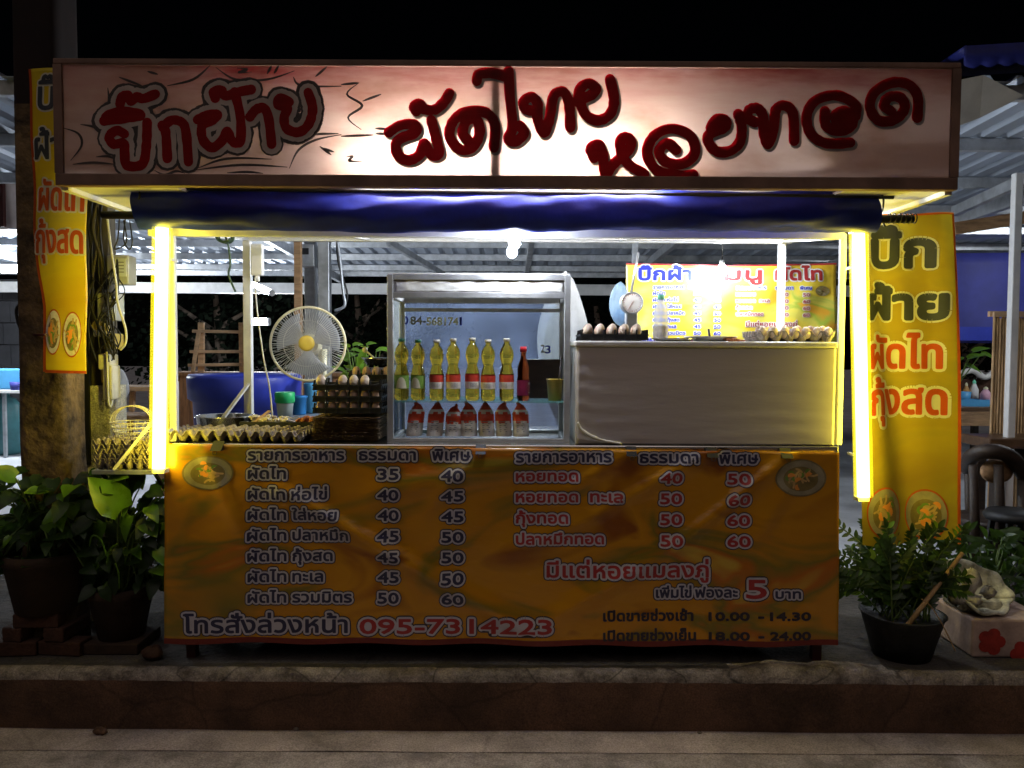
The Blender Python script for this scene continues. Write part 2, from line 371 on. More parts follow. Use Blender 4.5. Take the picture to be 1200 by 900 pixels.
# sign cloth: cream painted canvas, red wash along the top, streaky
def cloth_mat():
    m = bpy.data.materials.new('sign_cloth'); m.use_nodes = True; t = m.node_tree; N = t.nodes; L = t.links
    b = N['Principled BSDF']; out = N['Material Output']; b.inputs['Roughness'].default_value = .6
    tc = N.new('ShaderNodeTexCoord'); mp = N.new('ShaderNodeMapping'); mp.inputs['Scale'].default_value = (1, 1, 5.5); mp.inputs['Rotation'].default_value = (0, .06, 0)
    L.new(tc.outputs['Object'], mp.inputs[0])
    n1 = N.new('ShaderNodeTexNoise'); n1.inputs['Scale'].default_value = 1.7; n1.inputs['Detail'].default_value = 7; n1.inputs['Roughness'].default_value = .6
    L.new(mp.outputs[0], n1.inputs[0])
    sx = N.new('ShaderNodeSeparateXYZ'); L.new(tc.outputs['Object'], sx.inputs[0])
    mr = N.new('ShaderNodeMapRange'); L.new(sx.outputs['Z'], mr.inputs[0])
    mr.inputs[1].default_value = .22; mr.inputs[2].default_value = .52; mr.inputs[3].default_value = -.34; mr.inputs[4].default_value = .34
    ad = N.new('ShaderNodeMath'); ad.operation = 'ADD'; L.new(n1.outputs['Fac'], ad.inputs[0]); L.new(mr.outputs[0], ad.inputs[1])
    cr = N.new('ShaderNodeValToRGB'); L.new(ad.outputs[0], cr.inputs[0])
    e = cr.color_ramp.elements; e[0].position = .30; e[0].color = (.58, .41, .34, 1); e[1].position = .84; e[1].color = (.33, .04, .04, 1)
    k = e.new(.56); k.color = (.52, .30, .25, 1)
    # old water stains, brownish
    n3 = N.new('ShaderNodeTexNoise'); n3.inputs['Scale'].default_value = 3.2; n3.inputs['Detail'].default_value = 6
    mp2 = N.new('ShaderNodeMapping'); mp2.inputs['Scale'].default_value = (1, 1, 2.2); L.new(tc.outputs['Object'], mp2.inputs[0]); L.new(mp2.outputs[0], n3.inputs[0])
    c3 = N.new('ShaderNodeValToRGB'); L.new(n3.outputs['Fac'], c3.inputs[0])
    c3.color_ramp.elements[0].position = .45; c3.color_ramp.elements[0].color = (1, 1, 1, 1); c3.color_ramp.elements[1].position = .72; c3.color_ramp.elements[1].color = (.66, .52, .42, 1)
    mu = N.new('ShaderNodeMix'); mu.data_type = 'RGBA'; mu.blend_type = 'MULTIPLY'; mu.inputs[0].default_value = .9
    L.new(cr.outputs[0], mu.inputs[6]); L.new(c3.outputs[0], mu.inputs[7])
    L.new(mu.outputs[2], b.inputs['Base Color'])
    tr = N.new('ShaderNodeBsdfTranslucent'); L.new(mu.outputs[2], tr.inputs[0])
    mx = N.new('ShaderNodeMixShader'); mx.inputs[0].default_value = .42
    L.new(b.outputs[0], mx.inputs[1]); L.new(tr.outputs[0], mx.inputs[2]); L.new(mx.outputs[0], out.inputs[0])
    return m
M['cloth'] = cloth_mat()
def grit(m, crack=.5, sc=2.2):
    t = m.node_tree; N = t.nodes; L = t.links; b = N['Principled BSDF']
    tc = N.new('ShaderNodeTexCoord'); nz = N.new('ShaderNodeTexNoise'); nz.inputs['Scale'].default_value = 4
    ds = N.new('ShaderNodeMix'); ds.data_type = 'RGBA'; ds.inputs[0].default_value = .12
    L.new(tc.outputs['Object'], nz.inputs[0]); L.new(tc.outputs['Object'], ds.inputs[6]); L.new(nz.outputs['Color'], ds.inputs[7])
    vo = N.new('ShaderNodeTexVoronoi'); vo.feature = 'DISTANCE_TO_EDGE'; vo.inputs['Scale'].default_value = sc; L.new(ds.outputs[2], vo.inputs['Vector'])
    mr = N.new('ShaderNodeMapRange'); mr.inputs[1].default_value = 0; mr.inputs[2].default_value = .012; mr.inputs[3].default_value = 1-crack; mr.inputs[4].default_value = 1
    L.new(vo.outputs['Distance'], mr.inputs[0])
    sp = N.new('ShaderNodeTexNoise'); sp.inputs['Scale'].default_value = 150; sp.inputs['Detail'].default_value = 2; L.new(tc.outputs['Object'], sp.inputs[0])
    m2 = N.new('ShaderNodeMapRange'); m2.inputs[1].default_value = .3; m2.inputs[2].default_value = .7; m2.inputs[3].default_value = .62; m2.inputs[4].default_value = 1.25; L.new(sp.outputs['Fac'], m2.inputs[0])
    mu = N.new('ShaderNodeMath'); mu.operation = 'MULTIPLY'; L.new(mr.outputs[0], mu.inputs[0]); L.new(m2.outputs[0], mu.inputs[1])
    src = b.inputs['Base Color'].links[0].from_socket
    mx = N.new('ShaderNodeMix'); mx.data_type = 'RGBA'; mx.blend_type = 'MULTIPLY'; mx.inputs[0].default_value = 1
    L.new(src, mx.inputs[6]); L.new(mu.outputs[0], mx.inputs[7]); L.new(mx.outputs[2], b.inputs['Base Color'])
for k_, cr_, sc_ in (('gutter', .25, 1.1), ('asphalt', .0, 1), ('kerb', .35, 1.3), ('kerbtop', .6, 2.4), ('shaded_soil', .4, 2), ('pale_conc', .3, 5)): grit(M[k_], cr_, sc_)
# lamps
L_YEL = mat('yellow_tube_glow', (1, .82, .055), emit=37)
L_BULB = mat('white_bulb_glow', WHITE_LIGHT, emit=720)
L_BULB_ADD = mat('added_bulb_glow', WHITE_LIGHT, emit=2000)  # for the added bulb farther back
L_BULB2 = mat('back_bulb_glow', WHITE_LIGHT, emit=620)
L_SIGN = mat('sign_tube_glow', (1, .94, .88), emit=150)
L_FLUO = mat('fluorescent_glow', (.90, .96, 1), emit=160)
L_SIDE = mat('side_tube_glow', (.90, .96, 1), emit=230)
L_FAR = mat('far_lamp_glow', (.9, .96, 1), emit=520)

# ------------------------------------------------------------------ flat shapes: union of polygons, lettering
def union2d(polys):
    vs, fs = [], []
    for p in polys:
        a = sum(p[i][0]*p[(i+1) % len(p)][1]-p[(i+1) % len(p)][0]*p[i][1] for i in range(len(p)))
        if abs(a) < 1e-12: continue
        q = p if a > 0 else p[::-1]
        fs.append(list(range(len(vs), len(vs)+len(q)))); vs += [Vector((x[0], x[1])) for x in q]
    r = delaunay_2d_cdt(vs, [], fs, 1, 1e-7)
    return [(v.x, v.y) for v in r[0]], [list(f) for f, o in zip(r[2], r[5]) if len(o)]
def simplify(vv, ff, bend=True):
    """keep only the outline of a union and triangulate it afresh"""
    ec = {}
    for f in ff:
        for i in range(len(f)):
            e = (f[i], f[(i+1) % len(f)]); e = e if e[0] < e[1] else e[::-1]; ec[e] = ec.get(e, 0)+1
    be = [e for e, n in ec.items() if n == 1]
    use = sorted({i for e in be for i in e}); mp = {i: k for k, i in enumerate(use)}
    co = [vv[i] for i in use]; ed = [(mp[i], mp[j]) for i, j in be]
    xs = [p[0] for p in co]; ys = [p[1] for p in co]; g = 2.6      # inner points, so that lettering bends with its sheet
    pts = [(min(xs)+g*(i+.53), min(ys)+g*(j+.47)) for i in range(int((max(xs)-min(xs))/g)) for j in range(int((max(ys)-min(ys))/g))] if bend else []
    r = delaunay_2d_cdt([Vector(p) for p in co+pts], ed, [], 0, 1e-7)
    V = np.array([(p.x, p.y) for p in r[0]]); T = np.array([list(t) for t in r[2] if len(t) == 3])
    C = np.array(co); A, B = C[[e[0] for e in ed]], C[[e[1] for e in ed]]
    m = V[T].mean(1); x, y = m[:, :1], m[:, 1:]
    up = (A[:, 1] <= y) != (B[:, 1] <= y)
    dy = np.where(B[:, 1] == A[:, 1], 1, B[:, 1]-A[:, 1])
    k = (up & ((B[:, 0]-A[:, 0])*(y-A[:, 1])/dy+A[:, 0] > x)).sum(1) % 2 == 1
    return [tuple(p) for p in V.tolist()], T[k].tolist()
def disc(p, r, n=10): return [(p[0]+r*cos(2*pi*i/n), p[1]+r*sin(2*pi*i/n)) for i in range(n)]
def thick(pts, w, n=10):
    out = []
    for i, p in enumerate(pts):
        wi = w[i] if isinstance(w, list) else w
        out.append(disc(p, wi, n))
        if i+1 < len(pts):
            q = pts[i+1]; wj = w[i+1] if isinstance(w, list) else w
            d = (q[0]-p[0], q[1]-p[1]); l = math.hypot(*d)
            if l < 1e-9: continue
            nx, ny = -d[1]/l, d[0]/l
            out.append([(p[0]+nx*wi, p[1]+ny*wi), (p[0]-nx*wi, p[1]-ny*wi), (q[0]-nx*wj, q[1]-ny*wj), (q[0]+nx*wj, q[1]+ny*wj)])
    return out
_g = {}
_gc = {}
def glyphs(s):
    if s in _g: return _g[s]
    c = bpy.data.curves.new('lettering', 'FONT'); c.body = s; c.size = 1; c.fill_mode = 'NONE'
    c.resolution_u = 3 if s[0] in '0123456789' else 2
    o = bpy.data.objects.new('lettering', c); COL.objects.link(o)
    dg = bpy.context.evaluated_depsgraph_get(); dg.update()
    me = o.evaluated_get(dg).to_mesh()
    co = [(p.co.x, p.co.y) for p in me.vertices]; par = list(range(len(co)))
    def root(i):
        while par[i] != i: i = par[i]
        return i
    for e in me.edges: par[root(e.vertices[0])] = root(e.vertices[1])
    loops = {}
    for i in range(len(co)): loops.setdefault(root(i), []).append(i)
    o.evaluated_get(dg).to_mesh_clear(); bpy.data.objects.remove(o); bpy.data.curves.remove(c)
    segs, ed = [], []
    for l in loops.values():
        l = [i for k, i in enumerate(l) if math.dist(co[i], co[l[k-1]]) > 1e-5]
        if len(l) < 3: continue
        for k in range(len(l)):
            segs.append((co[l[k-1]], co[l[k]])); ed.append((l[k-1], l[k]))
    r = delaunay_2d_cdt([Vector(p) for p in co], ed, [], 0, 1e-6)
    vv = [(p.x, p.y) for p in r[0]]; ff = []
    for t in r[2]:
        x = sum(vv[i][0] for i in t)/3; y = sum(vv[i][1] for i in t)/3; w = 0
        for (ax, ay), (bx, by) in segs:      # winding number: overlapping contours stay filled
            if (ay <= y) != (by <= y) and (bx-ax)*(y-ay)/(by-ay)+ax > x: w += 1 if by > ay else -1
        if w: ff.append(list(t))
    ec = {}
    for q in ff:
        for i in range(len(q)):
            e = tuple(sorted((q[i], q[(i+1) % len(q)]))); ec[e] = ec.get(e, 0)+1
    be = [e for e, n in ec.items() if n == 1]
    use = sorted({i for q in ff for i in q}); mp = {i: k for k, i in enumerate(use)}
    _g[s] = ([vv[i] for i in use], [[mp[i] for i in q] for q in ff], [(mp[i], mp[j]) for i, j in be]); return _g[s]
def consonant_height():
    v = glyphs('ด')[0]; return max(p[1] for p in v)
CH = consonant_height()
def letters(mb, s, x0, x1, yb, h, layers, fn, arab=False, res=8):
    """s between pixels x0..x1 on baseline yb, h = letter height in pixels; layers = [(grow px, material slot, lift)]; fn(px, py, lift) -> world"""
    v, f, be = glyphs(s)
    a, b = min(p[0] for p in v), max(p[0] for p in v)
    top = max(p[1] for p in v) if arab else CH
    kx, ky = (x1-x0)/(b-a), h/top
    q = [((p[0]-a)*kx, -p[1]*ky) for p in v]
    nb = {}
    for e0, e1 in be:
        nb.setdefault(e0, []).append(e1); nb.setdefault(e1, []).append(e0)
    for grow, slot, lift in layers:
        key = (s, round(x1-x0, 2), h, grow, res)
        if key not in _gc:
            polys = [[q[i] for i in p] for p in f]
            for e0, e1 in be:
                p, r_ = q[e0], q[e1]; d = (r_[0]-p[0], r_[1]-p[1]); l = math.hypot(*d)
                if l < 1e-9: continue
                nx, ny = -d[1]/l*grow, d[0]/l*grow
                polys.append([(p[0]+nx, p[1]+ny), (p[0]-nx, p[1]-ny), (r_[0]-nx, r_[1]-ny), (r_[0]+nx, r_[1]+ny)])
            for i, l in nb.items():
                if len(l) == 2:
                    a0 = math.atan2(q[i][1]-q[l[0]][1], q[i][0]-q[l[0]][0]); a1 = math.atan2(q[l[1]][1]-q[i][1], q[l[1]][0]-q[i][0])
                    if abs((a1-a0+pi) % (2*pi)-pi) < .22: continue
                polys.append(disc(q[i], grow, res))
            _gc[key] = simplify(*union2d(polys))
        vv, ff = _gc[key]; vv = [(x0+x, yb+y) for x, y in vv]
        # orient towards the camera
        pts = [fn(x, y, lift) for x, y in vv]; ff2 = []
        for t in ff:
            A, B, C = pts[t[0]], pts[t[1]], pts[t[2]]
            n = (B-A).cross(C-A)
            ff2.append(t if n.y < 0 else t[::-1])
        mb.add(pts, ff2, slot)
def flat(mb, polys, fn, lift, slot):
    vv, ff = simplify(*union2d(polys), bend=len(polys) < 40); pts = [fn(x, y, lift) for x, y in vv]; o = []
    for t in ff:
        n = (pts[t[1]]-pts[t[0]]).cross(pts[t[2]]-pts[t[0]]); o.append(t if n.y < 0 else t[::-1])
    mb.add(pts, o, slot)

# ================================================================== GROUND
KY, KH = 3.33, .258          # kerb line and height
mb = MB(); mb.add([(-40, -30, -KH-.004), (40, -30, -KH-.004), (40, KY-.18, -KH-.004), (-40, KY-.18, -KH-.004)], [(0, 1, 2, 3)])
struct(mb, 'road', M['asphalt'], 'dark asphalt road in front of the kerb', 'road')
mb = MB()
mb.grid(lambda u, v: Vector((-12+24*u, KY-.18+.19*v, -KH+.0015*sin(u*190)+.001*sin(u*57+v*5))), 160, 4)
mb.add([(-12, KY-.18, -KH), (12, KY-.18, -KH), (12, KY-.18, -KH-.01), (-12, KY-.18, -KH-.01)], [(0, 3, 2, 1)])
struct(mb, 'gutter', M['gutter'], 'pale concrete gutter strip at the foot of the kerb', 'gutter')
# kerb: worn rounded nose, chipped mortar; rear strip darkened as shade under the cart
mb = MB()
kr = random.Random(5)
offs = [(kr.uniform(-1, 1), kr.uniform(-1, 1)) for _ in range(700)]
def kerbp(u, v):
    x = -9+18*u; i = int(u*600); w1, w2 = offs[i]
    prof = [(0, -KH-.02), (-.002, -KH*.6), (0, -.045), (.006, -.016), (.022, -.002), (.045, .002), (.075, .001), (.11, -.002)]
    dy, z = prof[int(round(v*7))]
    worn = .5+.5*sin(x*1.7)*sin(x*.63+1)
    if v > .25:
        dy += .004*w1*worn; z += .0016*w2
    bump = 0
    if .95 < x < 1.62 and v > .5:
        t = (x-.95)/.67; bump = .022*sin(pi*t)*(.6+.4*w1)
    return Vector((x, KY+dy+.004*sin(x*2.2), z+bump))
mb.grid(kerbp, 600, 7)
for i in range(len(mb.f)): mb.m[i] = (2 if (i//600) >= 5 and not (.95 < -9+18*(i%600)/600 < 1.62) else 1) if (i//600) >= 2 else 0
struct(mb, 'kerb', [M['kerb'], M['kerbtop'], M['shaded_soil']], 'worn brown painted kerb with a chipped pale top edge', 'kerb')
mb = MB(); mb.add([(-25, KY+.10, -.002), (25, KY+.10, -.002), (25, 5.0, -.002), (-25, 5.0, -.002)], [(0, 1, 2, 3)])
struct(mb, 'pavement', M['shaded_soil'], 'dirty pavement with the shade under the cart in its colour', 'pavement')
mb = MB(); mb.add([(-40, 5.0, -.002), (40, 5.0, -.002), (40, 60, -.002), (-40, 60, -.002)], [(0, 1, 2, 3)])
struct(mb, 'market_floor', M['market_floor'], 'pale concrete floor of the market behind the stall', 'floor')
# pebbles and chips in the gutter
for (px, py, s, lab) in ((118, 872, .030, 'brown crumpled leaf scrap lying in the gutter'), (1037-690, 866, .012, 'small pale stone in the gutter beneath the phone number'), (620+200, 868, .010, 'tiny grey stone in the gutter under the opening hours')):
    Y = 1.39*0+ (CAMZ+KH)*FPX/(py-410)
    p = P(px, py, Y); p.z = -KH+.003; m_ = MB(); m_.ball(p+Vector((0, 0, s*.4)), s, s*.7, s*.5, 9, 6)
    r2 = random.Random(int(px))
    for v in m_.v: v += Vector((r2.uniform(-1, 1), r2.uniform(-1, 1), r2.uniform(-1, 1)*.4))*s*.22
    single(m_, 'leaf_scrap' if s > .02 else 'stone', M['kerb'] if s > .02 else M['kerbtop'], lab, 'leaf' if s > .02 else 'stone')

# ================================================================== MARKET SHED (roof, purlins, posts)
RZ = lambda y: 2.80-(y-4.3)*.036
shed = thing('market_shed', 'open market shed with corrugated metal roof and steel posts behind the stall', 'shed', (0, 8, 0))
mb = MB()
RX0, RX1, NR = -9.5, 9.5, 110
prof = []
for i in range(NR):
    x = RX0+(RX1-RX0)*i/NR; w = (RX1-RX0)/NR
    prof += [(x, 0), (x+w*.55, 0), (x+w*.68, .032), (x+w*.87, .032)]
ys = [4.3, 7.9, 12.0]
v = [(x, y, RZ(y)+dz+.05) for y in ys for x, dz in prof]; n = len(prof)
mb.add(v, [(j*n+i, j*n+i+1, (j+1)*n+i+1, (j+1)*n+i) for j in range(len(ys)-1) for i in range(n-1)])
mb.build('roof', M['roof'], shed, solid=.002)
for y in (4.36, 5.3, 6.3, 7.3, 8.3, 9.3, 10.3, 11.3, 11.95):
    mb = MB(); mb.box(RX0, RX1, y-.025, y+.025, RZ(y)-.035, RZ(y)+.045); mb.build('purlin', M['steel'], shed, bev=.004)
for x in (-6.2, -2.6, .2, 1.75, 4.1, 7.2):
    mb = MB(); mb.bar((x, 4.33, RZ(4.33)-.085), (x, 12, RZ(12)-.085), .06, .10); mb.build('rafter', M['steel'], shed, bev=.004)
mb = MB(); mb.box(RX0, RX1, 11.9, 12.0, RZ(12)-.30, RZ(12)-.14); mb.build('eave_beam', M['white_paint'], shed, bev=.004)
def post(px, Y, w, m, zt=None, name='post'):
    x = P(px, 400, Y).x; zt = zt or RZ(Y)-.14
    mb = MB(); mb.box(x-w/2, x+w/2, Y-w/2, Y+w/2, -.002, zt); return mb.build(name, m, shed, bev=.006)
post(365, 6.5, .09, M['steel']); post(381, 6.3, .09, M['steel']); post(467, 11.2, .12, M['steel'])
post(743, 7.5, .06, M['steel']); post(1186, 5.45, .055, M['white_paint']); post(-60, 6.5, .1, M['steel'])
mb = MB(); a = P(349, 280, 6.0); mb.box(a.x-.025, a.x+.025, 5.98, 6.03, -.002, RZ(6)-.14); single(mb, 'wooden_post', M['wood'], 'thin brown wooden post behind the fan beside two steel posts', 'post')
# bracing near the case top left
mb = MB(); mb.bar(P(455, 283, 7.5), P(520, 322, 9.0), .04, .06); mb.build('brace', M['steel'], shed)
mb = MB(); mb.bar(P(1118, 268, 6.5), P(1200, 255, 6.5), .05, .10); mb.build('brace', M['wood'], shed)
mb = MB(); mb.bar(P(1118, 248, 6.8), P(1210, 206, 5.6), .05, .08); mb.build('brace', M['steel'], shed)

# ================================================================== NIGHT BACKGROUND
mb = MB(); a = P(-60, 300, 13); b = P(108, 300, 13)
nb = 7
for j in range(nb):
    z0 = j*.36
    for i in range(8):
        x0 = a.x+(b.x-a.x)*(i/8)+(0.12 if j % 2 else 0); x1 = a.x+(b.x-a.x)*((i+1)/8)+(.12 if j % 2 else 0)-.012
        mb.box(x0, x1, 12.98, 13.1, z0, z0+.348)
single(mb, 'block_wall', M['blockwall'], 'dim grey concrete block wall far behind the left pole', 'wall')
def tree(px, Y, h, rad, nl, label, seed):
    r = random.Random(seed); base = P(px, 500, Y); base.z = 0
    t = thing('tree', label, 'tree', base, 'dark trees behind the market')
    mb = MB(); mb.tube([base, base+Vector((.1, 0, h*.3)), base+Vector((-.05, .1, h*.75))], [.16, .12, .05], 8)
    for k in range(5):
        a = r.uniform(0, 2*pi); s0 = base+Vector((0, 0, h*r.uniform(.25, .6)))
        mb.tube([s0, s0+Vector((cos(a)*rad*.6, sin(a)*rad*.5, h*.2))], [.06, .02], 6)
    mb.build('trunk', M['bark'], t)
    mb = MB(); cl = [(base+Vector((r.uniform(-1, 1)*rad, r.uniform(-.7, .7)*rad, h*r.uniform(.2, 1.0))), r.uniform(.35, .8)) for _ in range(26)]
    for k in range(nl):
        c, cr_ = r.choice(cl); p = c+Vector((r.gauss(0, 1), r.gauss(0, 1), r.gauss(0, 1)))*cr_*.55
        if p.z < .3: continue
        l = r.uniform(.08, .17); d = Vector((r.uniform(-1, 1), r.uniform(-1, 1), r.uniform(-1, .3))).normalized(); w = d.orthogonal().normalized()*l*.35
        mb.add([p, p+d*l*.5+w, p+d*l, p+d*l*.5-w], [(0, 1, 2, 3)])
    mb.build('crown', M['leaf_dark'], t)
tree(255, 15, 3.2, 1.9, 3200, 'dark leafy tree behind the wooden stool, left of the fan', 1)
tree(420, 17, 3.4, 2.0, 2600, 'dark leafy tree behind the electric fan and steel posts', 2)
tree(700, 18, 3.2, 1.8, 1800, 'dark leafy tree seen between the glass case and the dial scale', 3)
tree(1130, 17, 2.6, 1.3, 1800, 'dark leafy tree under the blue sheet beyond the right banner', 4)
# wooden counter wall at the left
a = P(200, 436, 7.0); b = P(475, 436, 7.0)
mb = MB(); nx = 26
for i in range(nx):
    x0 = a.x+(b.x-a.x)*i/nx; x1 = a.x+(b.x-a.x)*(i+1)/nx-.006
    mb.box(x0, x1, 7.0+.004*(i % 3), 7.03, 0, a.z-.03)
mb.box(a.x-.03, b.x+.03, 6.95, 7.35, a.z-.03, a.z)
single(mb, 'wooden_counter', M['plank'], 'low brown plank counter behind the blue tub', 'counter')
CTZ = a.z
# wooden stool/chair standing on that counter
c = P(256, 440, 7.2); t = thing('wooden_chair', 'pale bare wooden ladder back chair standing on the plank counter', 'chair', (c.x, 7.15, CTZ))
k = S(7.15)
def ch(p0, p1, w, name, y0=7.15, y1=7.15):
    mb = MB(); A = P(*p0, y0); B = P(*p1, y1); A.z = max(A.z, CTZ); B.z = max(B.z, CTZ); mb.bar(A, B, w, w*.6); return mb.build(name, M['pale_wood'], t, bev=.004)
ch((236, 442), (236, 378), .055, 'leg', 7.12, 7.12); ch((285, 442), (284, 378), .06, 'leg', 7.12, 7.12)
ch((226, 442), (233, 388), .035, 'brace', 7.02, 7.05)
ch((226, 388), (288, 389), .045, 'rung', 7.06, 7.06); ch((223, 412), (286, 412), .045, 'rung', 7.06, 7.06); ch((221, 428), (283, 427), .045, 'rung', 7.05, 7.05)
# blue tub
def tub(px0, px1, py0, py1, Y, name, label, m, cat, rim=True, zb=None, group=None, sq=False):
    A = P(px0, py0, Y); B = P(px1, py0, Y); C = P((px0+px1)/2, py1, Y); r = (B.x-A.x)/2; zt = A.z; zb = C.z if zb is None else zb
    cx = (A.x+B.x)/2; h = zt-zb; mb = MB()
    prof = [(r*.01, zb), (r*.76, zb), (r*.80, zb+h*.05), (r*.90, zt-h*.16), (r*.985, zt-h*.14), (r, zt-h*.02), (r*.97, zt), (r*.90, zt-h*.02), (r*.80, zb+h*.12), (.001, zb+h*.10)]
    mb.lathe(prof, (cx, Y+r*.9, 0), 32)
    return single(mb, name, m, label, cat, group)
tub(198, 335, 440, 560, 5.3, 'plastic_tub', 'big round dark blue plastic tub standing before the plank counter', M['blue_tub'], 'tub', zb=0)
# small buckets on the bench behind the counter
mb = MB(); A = P(318, 489, 4.9); B = P(420, 489, 4.9)
t = thing('side_bench', 'low steel bench holding small plastic pails behind the cart', 'bench', ((A.x+B.x)/2, 5.1, 0))
mb.box(A.x, B.x, 4.86, 5.3, A.z-.03, A.z); mb.build('bench_top', M['steel'], t, bev=.004)
for x in (A.x+.03, B.x-.03):
    for y in (4.89, 5.27):
        mb = MB(); mb.box(x-.015, x+.015, y-.015, y+.015, 0, A.z-.03); mb.build('leg', M['steel'], t)
BZ = A.z
t = thing('food_pail', 'clear food pail with bright green rim and lid', 'pail', P(334, 489, 4.9))
A = P(334, 489, 4.97); mb = MB(); mb.lathe([(.001, BZ+.001), (.045, BZ+.001), (.054, BZ+.09)], (A.x, 4.97, 0), 20); mb.build('pail_body', M['clear_tub'], t)
mb = MB(); mb.lathe([(.054, BZ+.085), (.062, BZ+.09), (.062, BZ+.15), (.056, BZ+.155), (.001, BZ+.145)], (A.x, 4.97, 0), 20); mb.build('lid', M['green_tub'], t)
tub(339, 358, 464, 489, 5.06, 'plastic_pail', 'mid blue plastic pail beside the green lidded pail', M['mid_blue'], 'pail', zb=BZ+.001)
tub(354, 370, 449, 489, 5.2, 'plastic_pail', 'tall light blue plastic pail behind the fan pole', M['sky_tub'], 'pail', zb=BZ+.001)

# ================================================================== FOOD CART
CY0, CY1 = 3.44, 4.30
TL, TR = P(203, 518, CY0), P(980, 527, CY0)
CX0, CX1 = -1.50, 1.44; CZ = .972
cart = thing('food_cart', 'metal food cart with white posts, counter and wheels behind the menu banner', 'cart', (0, 3.87, 0))
mb = MB(); mb.box(CX0, CX1, CY0, CY1, CZ-.03, CZ); mb.build('counter', M['stainless'], cart, bev=.005)
mb = MB(); mb.box(CX0+.02, CX1-.02, CY0+.02, CY0+.045, .18, CZ-.031); mb.build('front_panel', M['cart_steel'], cart)
for x in (CX0+.03, CX1-.03):
    mb = MB(); mb.box(x-.012, x+.012, CY0+.046, CY1-.03, .18, CZ-.031); mb.build('side_panel', M['cart_steel'], cart)
mb = MB(); mb.box(CX0+.02, CX1-.02, CY0+.01, CY1-.03, .14, .178); mb.build('base_frame', M['red_steel'], cart, bev=.004)
for x in (CX0+.06, CX1-.06):
    for y in (CY0+.06, CY1-.08):
        mb = MB(); mb.box(x-.02, x+.02, y-.02, y+.02, -.002, .139); mb.build('leg', M['red_steel'], cart)
for px, yy in ((565, CY0+.12), (565, CY1-.15)):
    x = P(px, 760, yy).x; r = .20
    mb = MB(); Mx = Matrix.Rotation(pi/2, 3, 'X')
    tor = [(r-.028+.028*cos(a), .022*sin(a)) for a in [2*pi*i/10 for i in range(11)]]
    mb.lathe(tor, (x, yy, r-.002), 32, M=Mx); w = mb.build('wheel', M['rubber'], cart)
    mb = MB(); mb.lathe([(.02, .012), (r-.05, .010), (r-.045, -.010), (.02, -.012)], (x, yy, r-.002), 24, M=Mx); mb.build('rim', M['steel'], w)
FZ = P(600, 275, CY0).z; BKZ = P(600, 285, CY1).z
def cpost(px, y, w, zt, m=M['white_paint']):
    x = P(px, 400, y).x; mb = MB(); mb.box(x-w/2, x+w/2, y-w/2, y+w/2, CZ+.001, zt); mb.build('post', m, cart, bev=.004); return x
xl = cpost(203, 3.50, .030, FZ); xr = cpost(985, 3.50, .026, FZ+.02)
xbl = cpost(291, 4.27, .042, BKZ); xbr = cpost(914, 4.27, .036, BKZ)
for (p, q, w) in (((xl-.1, 3.50, FZ+.012), (xr, 3.50, FZ+.012), .035), ((xbl-.02, 4.27, BKZ+.018), (xbr+.05, 4.27, BKZ+.018), .035),
               ((xl, 3.52, FZ+.012), (xbl, 4.25, BKZ+.018), .03), ((xr, 3.52, FZ+.012), (xbr, 4.25, BKZ+.018), .03), ((-.75, 3.52, FZ+.012), (-.78, 4.25, BKZ+.018), .025), ((.55, 3.52, FZ+.012), (.58, 4.25, BKZ+.018), .025),
               ((-1.17, 3.95, BKZ+.002), (xbr-.1, 3.98, BKZ-.02), .028)):
    mb = MB(); mb.bar(p, q, w, w); mb.build('roof_rail', M['white_paint'], cart, bev=.003)
mb = MB(); mb.bar(P(291, 450, 4.25), P(262, 489, 4.0), .018, .012); mb.build('brace', M['white_dirty'], cart)
mb = MB(); mb.bar(P(207, 447, 3.53), P(207, 500, 3.60), .016, .012); mb.build('brace', M['white_dirty'], cart)
mb = MB(); mb.bar(P(192, 478, 3.48), P(134, 550, 3.43), .035, .012); mb.build('brace', M['white_dirty'], cart)

# ================================================================== MENU BANNER on the cart front
BY = 3.415
def ridge(x, z, x0, z0, x1, z1, w, a):
    dx, dz = x1-x0, z1-z0; l2 = dx*dx+dz*dz; t = max(0, min(1, ((x-x0)*dx+(z-z0)*dz)/l2))
    d2 = (x-x0-t*dx)**2+(z-z0-t*dz)**2
    return a*math.exp(-d2/(w*w))*(.35+.65*sin(pi*min(1, max(0, t*.9+.08))))
RG = []
for (p0, p1, w, a) in (((240, 530), (300, 660), 9, .010), ((330, 575), (620, 740), 11, .016), ((440, 575), (640, 540), 16, .010), ((925, 535), (790, 640), 8, .014), ((790, 640), (640, 730), 12, .010), ((835, 530), (700, 600), 9, .010),
                       ((700, 600), (590, 650), 12, .008), ((930, 560), (880, 640), 9, .010), ((205, 530), (225, 700), 16, .008), ((741, 530), (620, 600), 10, .007), ((563, 528), (500, 600), 10, .007)):
    A, B = P(*p0, BY), P(*p1, BY); RG.append((A.x, A.z, B.x, B.z, w*S(BY), a))
def fold0(x, z):
    y = .004*sin(x*3.1+z*2.3)+.003*sin(x*7.3-z*4.1)+.002*sin(z*13+x*2)
    for r in RG: y += 1.9*ridge(x, z, *r)
    return y
FN = (160, 60); FX0, FX1, FZ0_, FZ1_ = -1.7, 1.6, -.05, 1.1
FG = [[fold0(FX0+(FX1-FX0)*i/FN[0], FZ0_+(FZ1_-FZ0_)*j/FN[1]) for i in range(FN[0]+1)] for j in range(FN[1]+1)]
